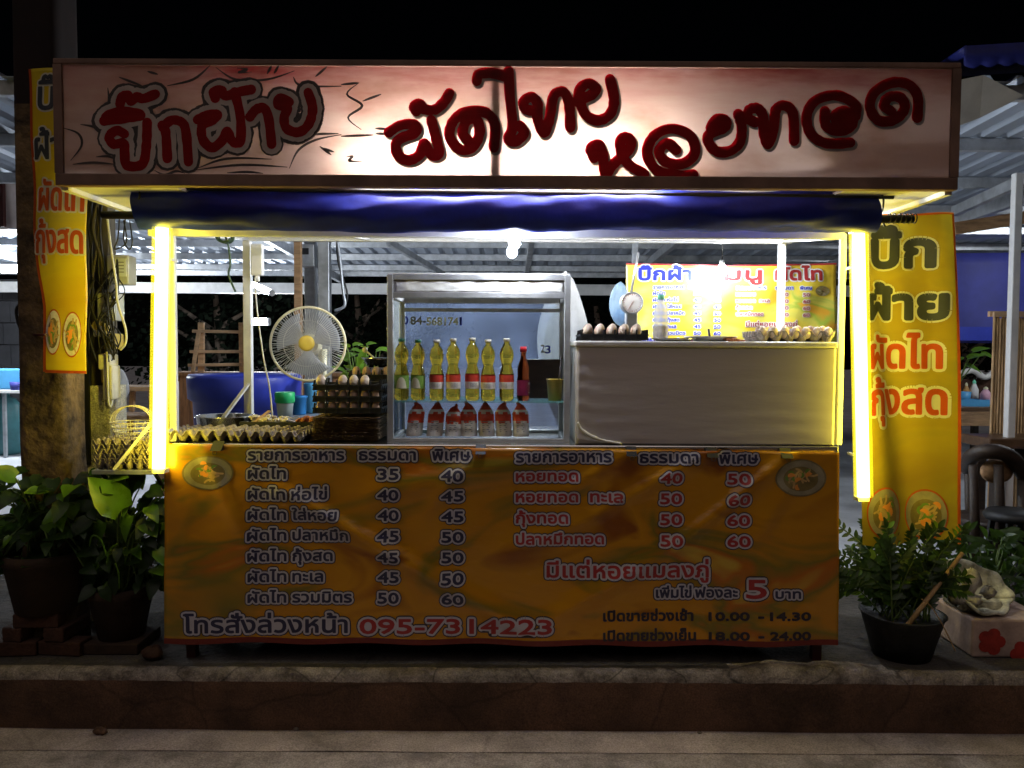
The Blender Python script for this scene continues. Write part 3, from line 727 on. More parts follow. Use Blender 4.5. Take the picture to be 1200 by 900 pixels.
def fold(x, z):
    a = max(0, min(FN[0]-1e-6, (x-FX0)/(FX1-FX0)*FN[0])); b = max(0, min(FN[1]-1e-6, (z-FZ0_)/(FZ1_-FZ0_)*FN[1]))
    i, j = int(a), int(b); a -= i; b -= j
    return (FG[j][i]*(1-a)+FG[j][i+1]*a)*(1-b)+(FG[j+1][i]*(1-a)+FG[j+1][i+1]*a)*b
def fm(px, py, lift):
    p = P(px, py, BY); p.y -= fold(p.x, p.z)+lift; return p
def bt(px): return 519+(px-203)*10/775      # top edge, slightly running down to the right
def menufn(u, v):
    px = 193+(983-193)*u; px += (1-v)*0
    py = bt(px)+1+(753+4*u-bt(px)-1)*v+1.2*sin(u*37)*v
    return fm(px, py, 0)
ban = thing('menu_banner', 'wide orange yellow menu banner with Thai price list across the cart front', 'banner', (0, BY, .1))
mb = MB(); mb.grid(menufn, 200, 64); o = mb.build('banner_sheet', M['menu'], ban, solid=.0015)
mb = MB()
mb.grid(lambda u, v: fm(193+790*u, 747+4*u+1.2*sin(u*37)+6.5*v, .002), 120, 1); mb.build('red_hem', M['hem_red'], ban)
def ell(cx, cy, rx, ry, n=28): return [(cx+rx*cos(2*pi*i/n), cy+ry*sin(2*pi*i/n)) for i in range(n)]
def plate(mb, fn, cx, cy, rx, ry, seed, l0=.003):
    """printed plate of food. slots: 0 rim line, 1 plate, 2 noodles, 3 prawn, 4 greens, 5 dark shade"""
    q = random.Random(seed); u = (rx*ry)**.5
    flat(mb, [ell(cx, cy, rx, ry)], fn, l0, 0); flat(mb, [ell(cx, cy, rx*.93, ry*.93)], fn, l0+.0006, 1); flat(mb, [ell(cx, cy+ry*.05, rx*.68, ry*.66)], fn, l0+.0012, 5)
    nd = []
    for k in range(13):
        a = q.uniform(0, 2*pi); d = q.uniform(0, .42); x, y = cx+rx*d*cos(a), cy+ry*d*sin(a); t = q.uniform(0, pi); c = q.uniform(-.5, .5)
        nd += thick([(x+u*.3*w*cos(t+c*w), y+u*.3*w*sin(t+c*w)*ry/rx) for w in (-1, -.5, 0, .5, 1)], u*.045, 6)
    flat(mb, nd, fn, l0+.0018, 2)
    for k, (slot, n_, w_) in enumerate(((4, 5, .06), (3, 4, .09))):
        nd = []
        for j in range(n_):
            a = q.uniform(0, 2*pi); d = q.uniform(.1, .5); x, y = cx+rx*d*cos(a), cy+ry*d*sin(a); t = q.uniform(0, 6)
            nd += thick([(x+u*.16*cos(t+w), y+u*.16*sin(t+w)*ry/rx) for w in (0, .5, 1, 1.5, 2)], [u*w_*z for z in (.5, .9, 1, .8, .4)], 6)
        flat(mb, nd, fn, l0+.0024+.0006*k, slot)
PLATE = lambda rim, dim: [M[rim], M['plate_dim' if dim else 'label_white'], M['noodle_print'], M['label_orange'], M['label_green'], M['plate_print']]
mb = MB(); plate(mb, fm, 244, 554, 30, 20, 1); mb.build('dish_picture', PLATE('plate_print', True), ban)
mb = MB(); plate(mb, fm, 938, 560, 30, 22, 2); mb.build('dish_picture', PLATE('plate_print', True), ban)
ROWS_L = [('ผัดไท', None, 0, '35', '40'), ('ผัดไท', 'ห่อไข่', 383, '40', '45'), ('ผัดไท', 'ใส่หอย', 395, '40', '45'), ('ผัดไท', 'ปลาหมึก', 408, '45', '50'),
          ('ผัดไท', 'กุ้งสด', 389, '45', '50'), ('ผัดไท', 'ทะเล', 378, '45', '50'), ('ผัดไท', 'รวมมิตร', 412, '50', '60')]
ROWS_R = [('หอยทอด', 677, None, 0, '40', '50'), ('หอยทอด', 677, 'ทะเล', 729, '50', '60'), ('กุ้งทอด', 665, None, 0, '50', '60'), ('ปลาหมึกทอด', 707, None, 0, '50', '60')]
def menu_text(mb, fn, k=1.0, outline=True, res=8):
    """slots: 0 blue ink, 1 red ink, 2 white, 3 dark outline"""
    def T(s, x0, x1, yb, h, ink, arab=False, w=1.0):
        if outline: lay = [(3.9*w*k, 3, .0025), (2.7*w*k, 2, .0033), (.62*w*k, ink, .0041)]
        else: lay = [(2.7*w*k, 2, .0025), (.62*w*k, ink, .0035)]
        letters(mb, s, x0, x1, yb, h, lay, fn, arab, res)
    T('รายการอาหาร', 291, 403, 539, 10, 0); T('ธรรมดา', 421, 487, 539, 10, 0); T('พิเศษ', 507, 551, 539, 10, 0)
    T('รายการอาหาร', 605, 716, 541, 10, 0); T('ธรรมดา', 750, 817, 542, 10, 0); T('พิเศษ', 843, 888, 543, 10, 0)
    for i, (a, b, bx, p1, p2) in enumerate(ROWS_L):
        y = 560.5+i*24.2
        T(a, 291, 335, y, 9.5, 0)
        if b: T(b, 343, bx, y, 9.5, 0)
        T(p1, 443, 467, y+1, 12, 0, True); T(p2, 518, 543, y+2, 12, 0, True)
    for i, (a, ax, b, bx, p1, p2) in enumerate(ROWS_R):
        y = 563.5+i*24.4
        T(a, 605, ax, y, 9.5, 1)
        if b: T(b, 692, bx, y, 9.5, 1)
        T(p1, 774, 799, y+2.5, 12, 1, True); T(p2, 853, 879, y+4, 12, 1, True)
    T('มีแต่หอยแมลงภู่', 641, 830, 676, 13.5, 1, w=1.1)
    T('เพิ่มไข่', 769, 810, 700, 9, 0); T('ฟองละ', 815, 864, 700, 9, 0); T('5', 875, 898, 701, 21, 1, True, w=1.2); T('บาท', 909, 938, 701, 8, 0)
    T('โทรสั่งล่วงหน้า', 216, 407, 741, 15, 0, w=1.15); T('095-7314223', 422, 646, 742, 16.5, 1, True, w=1.2)
    for (s, x1, y, a, b) in (('เปิดขายช่วงเช้า', 812, 727, '10.00', '14.30'), ('เปิดขายช่วงเย็น', 815, 750, '18.00', '24.00')):
        for q, x0, x2, ar in ((s, 707, x1, False), (a, 831, 878, True), (b, 903, 950, True)):
            letters(mb, q, x0, x2, y, 9, [(.75*k, 4, .0035)], fn, ar, res)
        letters(mb, '-', 889, 895, y, 4, [(.7*k, 4, .0035)], fn, True, res)
mb = MB(); menu_text(mb, fm)
mb.build('lettering', [M['ink_blue'], M['ink_red'], M['ink_white'], M['ink_black'], M['ink_black']], ban)
# binder clips
for i, (px, w) in enumerate(((252, 13), (563, 12), (741, 12), (836, 13), (924, 13))):
    c = P(px, bt(px)+4, 3.385); k = S(3.385); mb = MB()
    mb.add([c+Vector((-w*k*.5, 0, -5*k)), c+Vector((w*k*.5, 0, -5*k)), c+Vector((w*k*.5, .05, 5.5*k)), c+Vector((-w*k*.5, .05, 5.5*k)), c+Vector((-w*k*.5, .09, -5*k)), c+Vector((w*k*.5, .09, -5*k))],
           [(0, 1, 2, 3), (3, 2, 5, 4), (0, 3, 4), (1, 5, 2)])
    mb.tube([c+Vector((-w*k*.2, -.004, -5*k)), c+Vector((-w*k*.15, -.006, -9*k)), c+Vector((w*k*.15, -.006, -9*k)), c+Vector((w*k*.2, -.004, -5*k))], .0012, 6)
    single(mb, 'binder_clip', M['black'], ['black binder clip leftmost on the banner edge, above the dish picture', 'black binder clip on the banner edge below the packets in the case', 'black binder clip on the banner edge, above the fried dishes prices', 'black binder clip between the two right price columns at the top', 'black binder clip rightmost on the banner edge, near the yellow tube'][i], 'clip', 'clips holding the menu banner')

# ================================================================== BIG SIGN
SY = 3.15
def sp(px, py, lift=0, Y=SY):
    p = P(px, py, Y); p.y -= lift; return p
c0, c1, c2, c3 = P(66, 73, SY), P(1121, 75, SY), P(1119, 220, SY), P(70, 215, SY)
SX0, SX1, SZ0, SZ1 = (c0.x+c3.x)/2, (c1.x+c2.x)/2, (c2.z+c3.z)/2, (c0.z+c1.z)/2
sign = thing('shop_sign', 'long cream lit shop sign with hand painted red Thai lettering over the stall', 'sign', ((SX0+SX1)/2, SY+.3, SZ0))
def clothf(u, v):
    x = SX0+.012+(SX1-SX0-.024)*u; z = SZ0+.02+(SZ1-SZ0-.036)*v
    s = abs(x-P(581, 100, SY).x)
    return Vector((x, SY+.003*sin(pi*v)*(1-math.exp(-s*4))+.0008*sin(x*9)*sin(pi*v)+.0006*sin(x*4+z*20), z))
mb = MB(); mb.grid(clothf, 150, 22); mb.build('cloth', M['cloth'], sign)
# object-space gradient of the cloth runs from the sign base
fr = .055
mb = MB()
mb.box(SX0-.01, SX1+.01, SY-.012, SY+.03, SZ0-.01, SZ0+.038); mb.build('frame', M['sign_frame'], sign, bev=.004)
mb = MB(); mb.box(SX0-.01, SX1+.01, SY-.012, SY+.62, SZ1-.014, SZ1+.008); mb.build('top_board', M['sign_frame'], sign, bev=.004)
mb = MB(); mb.box(SX0-.012, SX0+.022, SY-.010, SY+.62, SZ0+.039, SZ1-.015); mb.build('side_board', M['sign_frame'], sign)
mb = MB(); mb.box(SX1-.022, SX1+.012, SY-.010, SY+.62, SZ0+.039, SZ1-.015); mb.build('side_board', M['sign_frame'], sign)
mb = MB(); mb.box(SX0, SX1, SY+.58, SY+.62, SZ0+.02, SZ1-.015); mb.build('back_board', M['soffit'], sign)
x = P(581, 100, SY).x
mb = MB(); mb.box(x-.019, x+.019, SY+.005, SY+.05, SZ0+.039, SZ1-.015); mb.build('mullion', M['sign_frame'], sign)
for (xa, xb) in ((SX0+.012, -1.36), (1.34, SX1-.012)):
    mb = MB(); mb.box(xa, xb, SY+.032, SY+.579, SZ0-.002, SZ0+.012); mb.build('soffit', M['soffit'], sign)
for xa in (SX0+.004, SX1-.004):
    mb = MB(); mb.box(xa-.014, xa+.014, SY+.032, SY+.60, SZ0-.022, SZ0-.003); mb.build('bottom_trim', M['soffit'], sign)
# hand painted strokes; z1/z2/z3 convert the traced coordinates into photo pixels
z1 = lambda l: [(x/3, 40+y/3) for x, y in l]
z2 = lambda l: [(400+x/3, 40+y/3) for x, y in l]
z3 = lambda l: [(800+x/3, 40+y/3) for x, y in l]
_br = random.Random(23)
def wob(pts, r): return [r*(1+_br.uniform(-.07, .07)) for _ in pts]
def st(l, k=5): return [(p.x, p.y) for p in smooth([(x, y, 0) for x, y in l], k)]
NAME = [z1([(440, 352), (412, 340), (385, 362), (402, 388), (436, 384), (440, 420), (448, 462), (502, 458), (516, 395), (519, 312)]),
        z1([(368, 306), (384, 284), (440, 272), (498, 286), (440, 297), (368, 306)]),
        z1([(424, 246), (432, 222), (452, 216), (462, 236), (482, 222), (506, 228), (548, 212)]),
        z1([(572, 322), (584, 345), (590, 438)]), z1([(574, 330), (604, 304), (642, 312), (656, 350), (664, 450)]),
        z1([(696, 302), (730, 286), (766, 284), (742, 308), (712, 322), (714, 370), (746, 400), (782, 376), (800, 342), (818, 378), (846, 376), (846, 290), (826, 204)]),
        z1([(758, 226), (752, 206), (778, 198), (796, 218), (842, 204), (884, 196)]),
        z1([(880, 292), (902, 266), (930, 262), (946, 300), (956, 388)]),
        z1([(1018, 240), (986, 226), (978, 250), (1012, 262), (1000, 292), (1008, 332), (1050, 346), (1086, 318), (1100, 262), (1084, 206)])]
RED = [z2([(168, 346), (206, 322), (256, 318), (262, 346), (212, 366), (192, 388), (200, 426), (236, 444), (276, 424), (292, 384), (316, 424), (344, 420), (334, 370), (316, 302)]),
       z2([(264, 272), (256, 256), (276, 246), (290, 264), (330, 266), (362, 238), (380, 208)]),
       z2([(442, 372), (426, 348), (442, 304), (476, 302), (486, 350), (460, 400), (414, 404), (380, 358), (396, 304), (446, 272), (510, 278), (540, 322), (536, 400)]),
       z2([(476, 166), (484, 142), (530, 138), (582, 152)]), z2([(588, 130), (592, 220), (602, 326), (586, 368), (612, 378), (642, 350), (626, 322)]),
       z2([(668, 270), (644, 262), (642, 236), (670, 222), (690, 248), (690, 300), (712, 348), (732, 296), (746, 218), (780, 204), (800, 246), (804, 330)]),
       z2([(832, 240), (838, 196), (866, 174), (894, 190), (880, 214), (842, 236), (858, 284), (902, 304), (944, 282), (958, 232), (944, 160)]),
       z2([(888, 436), (876, 404), (902, 388), (918, 424), (928, 492), (958, 456), (1012, 404), (1014, 370), (986, 366), (980, 402), (1004, 454), (1064, 492)]),
       [(792, 176), (781, 168), (772, 178), (780, 190), (800, 192), (814, 179), (808, 159), (786, 151), (766, 160), (758, 180), (770, 200), (796, 206), (812, 205)],
       z3([(96, 330), (120, 300), (150, 304), (146, 330), (92, 354), (92, 386), (122, 414), (168, 410), (200, 378), (206, 326), (194, 282)]),
       z3([(252, 310), (228, 296), (232, 268), (262, 262), (282, 292), (284, 346), (298, 388), (318, 336), (326, 268), (356, 252), (386, 280), (390, 376)]),
       z3([(566, 300), (540, 306), (534, 286), (562, 272), (596, 288), (590, 324), (548, 342), (502, 322), (498, 272)]),
       z3([(606, 290), (604, 248), (540, 216), (466, 234), (434, 288), (448, 350), (502, 384), (588, 382)]),
       z3([(732, 272), (706, 252), (724, 222), (766, 226), (778, 264), (742, 302), (686, 304), (656, 258), (672, 206), (732, 172), (792, 178), (824, 222), (822, 294)])]
LINES = [z1([(590, 182), (680, 160), (740, 110)]), z1([(760, 118), (830, 160), (940, 160), (1035, 130)]), z1([(1032, 152), (1062, 182), (1200, 184)]),
         z1([(1018, 472), (1050, 408), (1112, 372), (1200, 354)]), z1([(1040, 360), (1120, 352), (1190, 350)]), z1([(700, 470), (800, 438), (955, 440)]), z1([(690, 478), (850, 460), (1010, 468)]),
         z1([(285, 318), (335, 328), (352, 352)]), z1([(222, 330), (276, 350), (288, 392), (250, 444)]), z1([(258, 458), (330, 452), (405, 458)]), z1([(340, 432), (380, 430), (408, 440)]),
         z1([(380, 190), (384, 235), (372, 255)]), z1([(420, 152), (500, 182)]), z1([(520, 132), (556, 142)]), z1([(835, 120), (870, 125), (840, 135), (885, 134)]), z1([(940, 140), (955, 112)]), z1([(965, 138), (980, 112)]), z1([(1110, 150), (1150, 115)]),
         z1([(800, 488), (870, 485), (925, 490)]), z1([(1130, 400), (1175, 415)]), z1([(1125, 395), (1165, 425)]), z1([(545, 480), (580, 495), (620, 482), (650, 490)]),
         z2([(0, 178), (62, 172)]), z2([(62, 172), (20, 212), (74, 252), (24, 294), (70, 336)]), z2([(0, 360), (112, 355)]), z2([(76, 236), (140, 212)]), z2([(120, 332), (160, 334)]), z2([(122, 350), (160, 352)]), z2([(20, 432), (40, 430), (28, 446), (72, 448)])]
mb = MB()
f2 = lambda x, y, l: sp(x, y, l)
big = [q for s in NAME for q in thick(st(s), wob(st(s), 14.4), 12)]
flat(mb, big, f2, .003, 0)
flat(mb, [q for s in NAME for q in thick(st(s), wob(st(s), 11.2), 12)], f2, .0038, 1)
flat(mb, [q for s in NAME for q in thick(st(s), wob(st(s), 5.7), 12)], f2, .0046, 2)
rr = random.Random(3)
lw = []
for s in LINES:
    pts = st(s); lw += thick(pts, [max(.45, 1.5*sin(pi*(i+.6)/(len(pts)+.2))) for i in range(len(pts))], 6)
flat(mb, lw, f2, .0025, 0)
flat(mb, [[(x+2.2, y+2.6) for x, y in q] for s in RED for q in thick(st(s), 6.8, 10)], f2, .0034, 3)
flat(mb, [q for s in RED for q in thick(st(s), wob(st(s), 6.2), 12)], f2, .0046, 2)
mb.build('lettering', [M['sign_dark'], M['sign_cream'], M['sign_red'], M['sign_grey']], sign)
# tube lamp inside the sign (it glows through the cloth and onto the blue roll)
def tubelamp(name, label, a, b, r, gm, cat, group=None, fit=True):
    a, b = Vector(a), Vector(b); t = thing(name, label, cat, (a+b)/2, group); d = (b-a).normalized()
    mb = MB(); mb.tube([a, b], r, 12); mb.build('tube', gm, t)
    if fit:
        for e, s in ((a, -1), (b, 1)):
            mb = MB(); mb.tube([e+d*s*.001, e+d*s*.03], r*1.15, 12); mb.build('end_cap', M['white_paint'], t)
    return t
tubelamp('sign_lamp', 'white tube lamp glowing inside the sign behind the red lettering', (-.68, SY+.15, SZ0+.10), (.66, SY+.15, SZ0+.10), .014, L_SIGN, 'lamp')

# ================================================================== BLUE ROLLED CURTAIN
RY = 3.36
ra, rb = P(163, 246, RY), P(1024, 248, RY)
roll = thing('rolled_curtain', 'dark blue rolled up tarpaulin curtain hanging under the shop sign', 'curtain', ((ra.x+rb.x)/2, RY, ra.z-.09))
def rollf(u, v):
    a = 2*pi*v; x = ra.x+(rb.x-ra.x)*u; z = ra.z+(rb.z-ra.z)*u-.004*sin(pi*u)
    r = .079*(1+.06*sin(9*u+a)*sin(3*a)+.025*sin(31*u+2*a)+.05*sin(a*1-1)+.022*sin(u*23-5*a)+.016*sin(u*57+7*a)+.014*sin(u*97-4*a+2*sin(u*11))-.035*abs(sin(u*17+2*a))**6-.03*abs(sin(u*8-1.5*a+1))**8)
    sq = 1+.10*abs(sin(a))
    return Vector((x+.008*sin(a*2)*(1 if u in (0, 1) else 0), RY+cos(a)*r*.9, z+sin(a)*r*sq))
mb = MB(); mb.grid(rollf, 320, 48)
for e in (0, 1):
    ring = [rollf(e, i/24) for i in range(24)]; c = sum(ring, Vector())/24
    mb.add(ring+[c], [(i, (i+1) % 24, 24) for i in range(24)])
mb.build('rolled_sheet', M['blue_tarp'], roll)
mb = MB(); mb.tube([P(120, 252, RY+.02), P(1070, 257, RY+.02)], .017, 10); mb.build('roll_pole', M['black'], roll)
mb = MB(); mb.tube([P(140, 220, RY-.05), P(1047, 231, RY-.05)], .009, 8); mb.build('top_rod', M['black'], roll)
for px in (163, 1030):
    a, b = P(px, 222, RY-.05), P(px+2, 252, RY+.02); mb = MB()
    mb.tube(smooth([a, a+Vector((.01, -.02, -.04)), b+Vector((-.01, -.04, .02)), b, b+Vector((.02, 0, -.05))]), .004, 6); mb.build('cord', M['black_wire'], roll)
for i in range(6):
    a = P(1042+i*6, 256, RY+.02); mb = MB(); mb.tube([a+Vector((0, .02*cos(t), .02*sin(t))) for t in [2*pi*j/10 for j in range(11)]], .003, 5); mb.build('coil_ring', M['black_wire'], roll)

# ================================================================== YELLOW LIGHT TUBES
def ytube(pa, pb, Y, label):
    a, b = P(*pa, Y), P(*pb, Y); t = thing('light_tube', label, 'light tube', b, 'yellow light tubes on the front posts')
    mb = MB(); mb.tube([a, b], .026, 16); mb.build('tube', L_YEL, t)
    mb = MB(); mb.tube([a, b], .040, 24, caps=False); mb.build('halo_sleeve', M['halo_sleeve'], t)  # added sleeve that imitates the tube's halo
    mb = MB(); mb.bar(a+Vector((0, .06, 0)), b+Vector((0, .06, 0)), .014, .014); mb.build('backing_strip', M['white_paint'], t)
    for q in (.12, .85):
        e = a*(1-q)+b*q; mb = MB(); mb.bar(e+Vector((0, .07, 0)), e+Vector((0, .145, 0)), .012, .012); mb.build('bracket', M['white_dirty'], t)
    for e in (a, b):
        mb = MB(); mb.cbox(e+Vector((0, .02, .012 if e is a else -.012)), .05, .05, .018); mb.build('end_cap', M['white_paint'], t)
ytube((190, 267), (186, 549), 3.355, 'glowing yellow light tube beside the left post, next to plants')
ytube((1006, 274), (1012, 582), 3.44, 'glowing yellow light tube beside the right post, before yellow banner')

# ================================================================== WHITE BULBS
def bulb(px, py, Y, label, m, r=.035, cord=.12):
    c = P(px, py, Y); t = thing('light_bulb', label, 'bulb', c)
    mb = MB(); mb.lathe([(.001, -r), (r*.6, -r*.8), (r, -r*.1), (r*.9, r*.5), (r*.45, r*1.2)], c, 18); mb.build('glass_bulb', m, t)
    mb = MB(); mb.lathe([(r*.46, r*1.2), (r*.5, r*1.9), (r*.3, r*2.1), (.001, r*2.1)], c, 14); mb.build('socket', M['white_paint'], t)
    mb = MB(); mb.tube([c+Vector((0, 0, r*2.1)), c+Vector((.01, 0, r*2.1+cord))], .004, 6); mb.build('cord', M['black_wire'], t)
bulb(603, 285, 3.44, 'bright white bulb hanging under the rails above the glass case', L_BULB, .026, .02)
bulb(600, 296, 5.0, 'added white bulb farther back, lighting the case and roof from behind', L_BULB_ADD, .034, .4)  # added bulb, brightens the case from behind and the roof
bulb(846, 318, 5.33, 'bright white bulb shining on the rear menu banner', L_BULB2, .036, .6)
bulb(934, 272, 3.9, 'white bulb near the right rear post under the curtain', mat('dim_bulb_glow', WHITE_LIGHT, emit=800), .03)
# fluorescents far behind
tubelamp('fluorescent_lamp', 'slanted fluorescent tube glowing above the wooden chair', P(292, 331, 9), P(318, 343, 8.2), .028, L_FLUO, 'lamp')
tubelamp('fluorescent_lamp', 'small fluorescent tube glowing lower, just left of the fan', P(292, 377, 12), P(314, 377, 12), .05, L_FAR, 'lamp')
tubelamp('fluorescent_lamp', 'white fluorescent tube at the far left under the eave', P(-25, 315, 9.5), P(24, 315, 9.5), .045, L_FAR, 'lamp')
tubelamp('fluorescent_lamp', 'white fluorescent tube under the shed roof over the right table', P(1330, 246, 6.8), P(1440, 246, 6.8), .02, L_SIDE, 'lamp')

# ================================================================== GLASS DISPLAY CASE
GX0, GX1 = P(454, 420, 3.56).x, P(668, 420, 3.56).x; GY0, GY1 = 3.55, 3.97
GZ0 = CZ+.001; GZ1 = P(560, 322, 3.56).z
case = thing('display_case', 'aluminium framed glass display case with oil bottles and packets', 'display case', ((GX0+GX1)/2, 3.71, GZ0))
w = .027
for x in (GX0, GX1-w):
    for y in (GY0, GY1-w):
        mb = MB(); mb.box(x, x+w, y, y+w, GZ0, GZ1); mb.build('corner_post', M['alu'], case, bev=.002)
def rail(z, h=.022, front=True, m='alu'):
    for y in ((GY0, GY1-w) if front else (GY1-w,)):
        mb = MB(); mb.box(GX0+w, GX1-w, y+.002, y+w-.002, z, z+h); mb.build('rail', M[m], case, bev=.002)
    for x in (GX0, GX1-w):
        mb = MB(); mb.box(x+.002, x+w-.002, GY0+w, GY1-w, z, z+h); mb.build('rail', M[m], case, bev=.002)
rail(GZ1-.024); rail(GZ1-.105, .026); rail(GZ0, .014)
mb = MB(); mb.grid(lambda u, v: Vector((GX0+w+(GX1-GX0-2*w)*u, GY0+.012+.003*sin(u*40)*sin(v*9), GZ1-.079+.055*v)), 40, 6); mb.build('header_panel', M['film_white'], case, solid=.002)
mb = MB(); mb.box(GX0+.004, GX1-.004, GY0+.004, GY1-.004, GZ1, GZ1+.006); mb.build('top_panel', M['film_white'], case)
mb = MB(); mb.box(GX0+w, GX1-w, GY1-.014, GY1-.010, GZ0+.015, GZ1-.106); mb.build('back_glass', M['dusty_glass'], case)
mb = MB(); mb.box(GX0+w, GX1-w, GY1-.05, GY1-.03, GZ1-.15, GZ1-.132); mb.build('inner_rail', M['alu'], case)
for x in (GX0+.012, GX1-.014):
    mb = MB(); mb.box(x, x+.003, GY0+w, GY1-w, GZ0+.015, GZ1-.106); mb.build('side_glass', M['dusty_glass'] if x < 0 else M['glass'], case)
SHZ = P(560, 470.5, 3.56).z
mb = MB(); mb.box(GX0+.02, GX1-.02, GY0+w+.001, GY1-w-.001, SHZ-.007, SHZ); mb.build('shelf', M['shelf_glass'], case)
mb = MB()
fg = lambda x, y, l: P(x, y, GY1-.016-l)
def fgl(s, x0, x1, yb, h, ink):
    letters(mb, s, x0, x1, yb, h, [(.35, ink, .001)], fg, True, 6)
fgl('0', 473, 478, 380, 9, 0); fgl('84-', 481, 499, 380, 9, 1); fgl('568174', 500, 537, 381, 9, 2); fgl('1', 539, 541, 381, 9, 0); fgl('2', 634, 638, 413, 9, 2); fgl('3', 639, 645, 414, 9, 0)
mb.build('lettering', [M['ink_deepblue'], M['grey_print'], M['white_paint']], case)
# bottles
def bottle(label, capm, kind, loc):
    t = thing('oil_bottle', label, 'bottle', loc, 'bottles on the glass shelf'); c = Vector(loc)
    h = .285 if kind != 'dark' else .25; r = .0335 if kind != 'dark' else .029; k = h/.285
    prof = [(.001, .002), (r*.8, 0), (r, .008), (r, .045*k), (r*.97, .05*k), (r, .055*k), (r*1.0, .118*k), (r*.97, .124*k), (r*.72, .158*k), (r*.68, .168*k), (r*.86, .185*k), (r*.98, .208*k), (r*.86, .236*k), (r*.52, .255*k), (.0125, .262*k), (.0125, .27*k)]
    if kind == 'dark': prof = [(.001, .002), (r*.8, 0), (r, .01), (r, .10), (r*.92, .115), (r*.96, .14), (r*.9, .16), (r*.45, .198), (.012, .21), (.012, .225)]
    mb = MB(); mb.lathe(prof, c, 24); mb.build('bottle_body', M['oil'] if kind != 'dark' else M['oil_dark'], t)
    zt = prof[-1][1]
    mb = MB(); mb.lathe([(.001, zt), (.0155, zt), (.0155, h-.002), (.013, h), (.001, h)], c, 16); mb.build('cap', M[capm], t)
    mb = MB(); r2 = r+.0008
    if kind == 'green':
        mb.lathe([(r2, .055), (r2, .115)], c, 28, 0)
        for j in range(9):
            a0, a1 = -pi/2-.75+1.5*j/9, -pi/2-.75+1.5*(j+1)/9; f = lambda a: .055+.052*max(0, 1-((a+pi/2)/.75)**2)**.5
            q = [(r2+.0006)]
            mb.add([c+Vector((q[0]*cos(a), q[0]*sin(a), z)) for a, z in ((a0, .056), (a1, .056), (a1, f(a1)), (a0, f(a0)))], [(0, 1, 2, 3)], 1)
        mats = [M['label_green'], M['label_cream']]
    elif kind == 'red':
        mb.lathe([(r2, .055), (r2, .086)], c, 28, 1); mb.lathe([(r2, .086), (r2, .118)], c, 28, 0)
        for j in range(4):
            z = .062+j*.005
            for i in range(5):
                a0 = -pi/2-.5+i*.2; a1 = a0+.13+.03*((i+j) % 2)
                mb.add([c+Vector(((r2+.0006)*cos(a), (r2+.0006)*sin(a), zz)) for a, zz in ((a0, z), (a1, z), (a1, z+.0025), (a0, z+.0025))], [(0, 1, 2, 3)], 2)
        mats = [M['label_red'], M['label_white'], M['grey_print']]
    else:
        mb.lathe([(r2, .025), (r2, .095)], c, 28, 0); mb.lathe([(r2, .04), (r2, .075)], c+Vector((.0006, -.0006, 0)), 28, 0)
        mb.add([c+Vector(((r2+.0012)*cos(a), (r2+.0012)*sin(a), z)) for a, z in ((-1.2, .035), (-.6, .035), (-.6, .085), (-1.2, .085))], [(0, 1, 2, 3)], 1)
        mats = [M['label_maroon'], M['label_white']]
    mb.build('paper_label', mats, t)
    t.rotation_euler = (0, 0, random.Random(len(label)*7+int(loc[0]*1000)).uniform(-.5, .5)); t.scale = (1, 1, random.Random(int(loc[0]*977)).uniform(.975, 1.02))
bx = [470.5, 490, 511.5, 531, 552.5, 572.5, 592.5]
for i, px in enumerate(bx):
    Y = 3.625
    Y += R.uniform(-.018, .018); p = P(px+R.uniform(-1.6, 1.6), 470, Y); p.z = SHZ+.001
    bottle('%s oil bottle from the left on the glass shelf, with %s' % (ORD[i], 'green cap and green label' if i < 2 else 'pale cap and red label'), 'cap_green' if i < 2 else 'cap_white', 'green' if i < 2 else 'red', p)
p = P(613, 470, 3.625); p.z = SHZ+.001; bottle('dark amber sauce bottle with red cap, at the end of the oil bottles', 'cap_red', 'dark', p)
# mustard cup with a stick
c = P(650, 472, 3.64); c.z = SHZ+.001
t = thing('plastic_cup', 'mustard yellow cup holding a stick on the glass shelf', 'cup', c)
mb = MB(); mb.lathe([(.001, .002), (.030, 0), (.038, .098), (.040, .1), (.036, .1), (.029, .006), (.001, .006)], c, 24); mb.build('cup_body', M['cup_yellow'], t)
mb = MB(); mb.tube([c+Vector((.01, 0, .01)), c+Vector((.03, .01, .20))], .004, 6); mb.build('stick', M['dark_wood'], t)
mb = MB(); p = P(632, 470, 3.82); mb.box(p.x-.07, p.x+.10, 3.80, 3.90, SHZ+.001, SHZ+.19); single(mb, 'cardboard_box', M['dark_wood'], 'dark brown box at the back of the glass shelf behind the cup', 'box', bev=.004)
